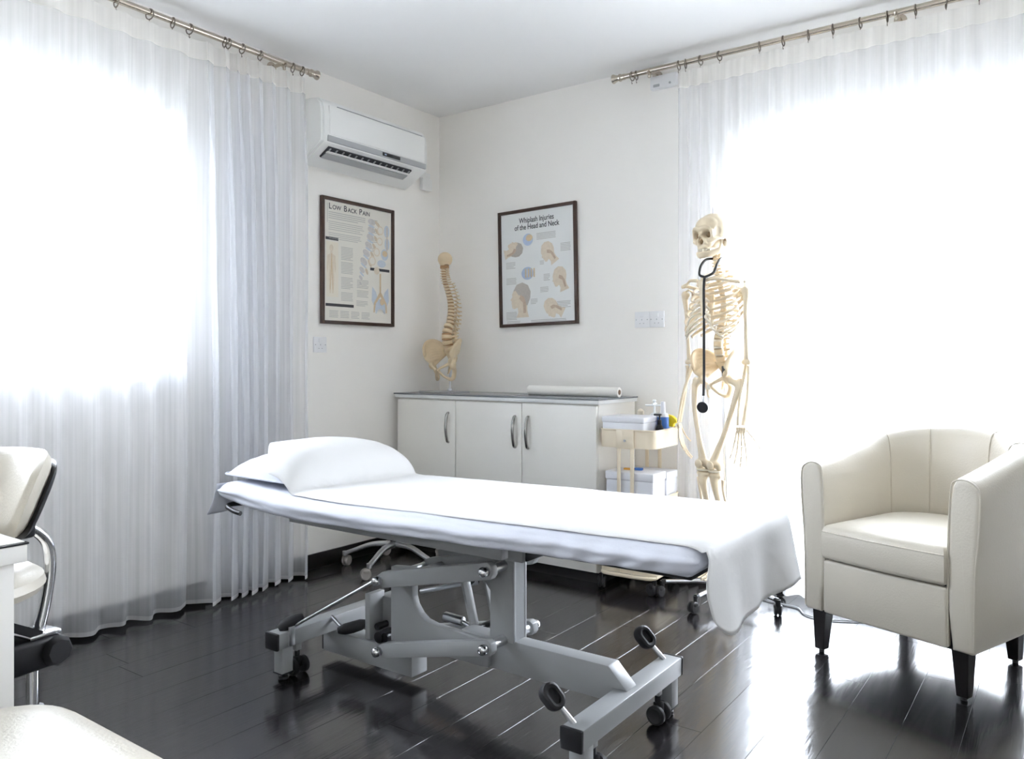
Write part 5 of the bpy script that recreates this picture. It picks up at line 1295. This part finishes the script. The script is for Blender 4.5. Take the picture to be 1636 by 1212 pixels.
# ================================================================== DESK CHAIR
dc = thing('desk_chair', 'cream backed chair with a chrome back bar standing behind the desk', 'chair', (1.340, -3.012, 0), math.radians(8))
star_base(dc, 0.25, 0.05, 0.070, CHROME, None, None, 0.6, 1.1)
MB().cyl((0, 0, 0.10), (0, 0, 0.30), 0.024, n=18).build('gas_column', BLK, dc)
MB().cyl((0, 0, 0.30), (0, 0, 0.41), 0.014, n=18).build('piston', CHROME, dc)
b = MB(); b.box(-0.045, 0.045, -0.09, 0.045, 0.395, 0.470, 0.012, 3); b.build('tilt_mechanism', BLK, dc)
b = MB(); b.lathe([(0.001, -0.022), (0.028, -0.022), (0.036, -0.012), (0.036, 0.012), (0.028, 0.022), (0.001, 0.022)], 8, Matrix.Translation((0.040, 0.030, 0.432)) @ Matrix.Rotation(PI/2, 4, 'Y')); b.build('tension_knob', RUB, dc)
MB().box(-0.042, 0.042, -0.03, 0.045, 0.470, 0.480, 0.003).build('mount_plate', CHROME, dc)
MB().tube(cr([(0, 0.012, 0.470), (0, 0.030, 0.54), (0, 0.042, 0.62), (0, 0.036, 0.680), (0, 0.010, 0.715), (0, -0.018, 0.732)], 6), 0.0135, 14).build('back_bar', CHROME, dc)
b = MB(); b.lathe([(0.001, 0.598), (0.15, 0.600), (0.185, 0.608), (0.195, 0.624), (0.190, 0.642), (0.17, 0.655), (0.001, 0.662)], 36, Matrix.Translation((0, -0.195, 0))); b.build('seat', LEATH, dc)
b = MB(); b.cyl((0, -0.195, 0.58), (0, -0.195, 0.602), 0.12, n=28); b.bar((0, 0, 0.475), (0, -0.195, 0.585), 0.07, 0.02); b.build('seat_pan', BLK, dc)
def backpad(off, th, wx, hz):
    b = MB()
    def f_(u, v):
        th_ = 2*PI*v; rr_ = u
        ex = 2.6
        cx__ = math.copysign(abs(math.cos(th_))**(2/ex), math.cos(th_)); sz_ = math.copysign(abs(math.sin(th_))**(2/ex), math.sin(th_))
        return cx__*rr_, sz_*rr_, (1-rr_**4)**0.5 if rr_ < 1 else 0.0
    for sgn in (-1, 1):
        def g(u, v):
            a, c, t = f_(u, v); x = a*wx; zz_ = c*hz
            y = -0.45*(x*x)/0.2+off+sgn*th*t-0.10*max(0, zz_)**2
            tl_ = math.radians(-24)
            return Vector((x, y*math.cos(tl_)-zz_*math.sin(tl_)*1.0, zz_*math.cos(tl_)+y*math.sin(tl_)))
        b.grid(g, 12, 40, wrapv=True)
    bmesh.ops.remove_doubles(b.bm, verts=b.bm.verts, dist=0.0008); bmesh.ops.recalc_face_normals(b.bm, faces=b.bm.faces)
    return b
o = backpad(0.0, 0.030, 0.165, 0.110).build('backrest', LEATH, dc, angle=70); o.location = (0, -0.045, 0.815)
o = backpad(0.024, 0.012, 0.150, 0.100).build('back_shell', BLK, dc, angle=70); o.location = (0, -0.040, 0.809)
MB().box(-0.022, 0.022, -0.040, -0.002, 0.705, 0.775, 0.01, 3).build('back_bracket', BLK, dc)

# ================================================================== CABLE ON THE FLOOR
cb = MB(); cb.tube(cr([(2.02, -0.045, 0.005), (2.15, -0.17, 0.005), (2.26, -0.20, 0.005), (2.33, -0.215, 0.005), (2.38, -0.29, 0.005), (2.46, -0.31, 0.005), (2.56, -0.27, 0.005), (2.75, -0.16, 0.005), (2.95, -0.14, 0.005)], 8), 0.0035, 8)
tag(cb.build('power_cable', mat('grey_cable', (0.30, 0.31, 0.33), 0.5)), 'thin grey cable on the floor running behind the armchair', 'cable')
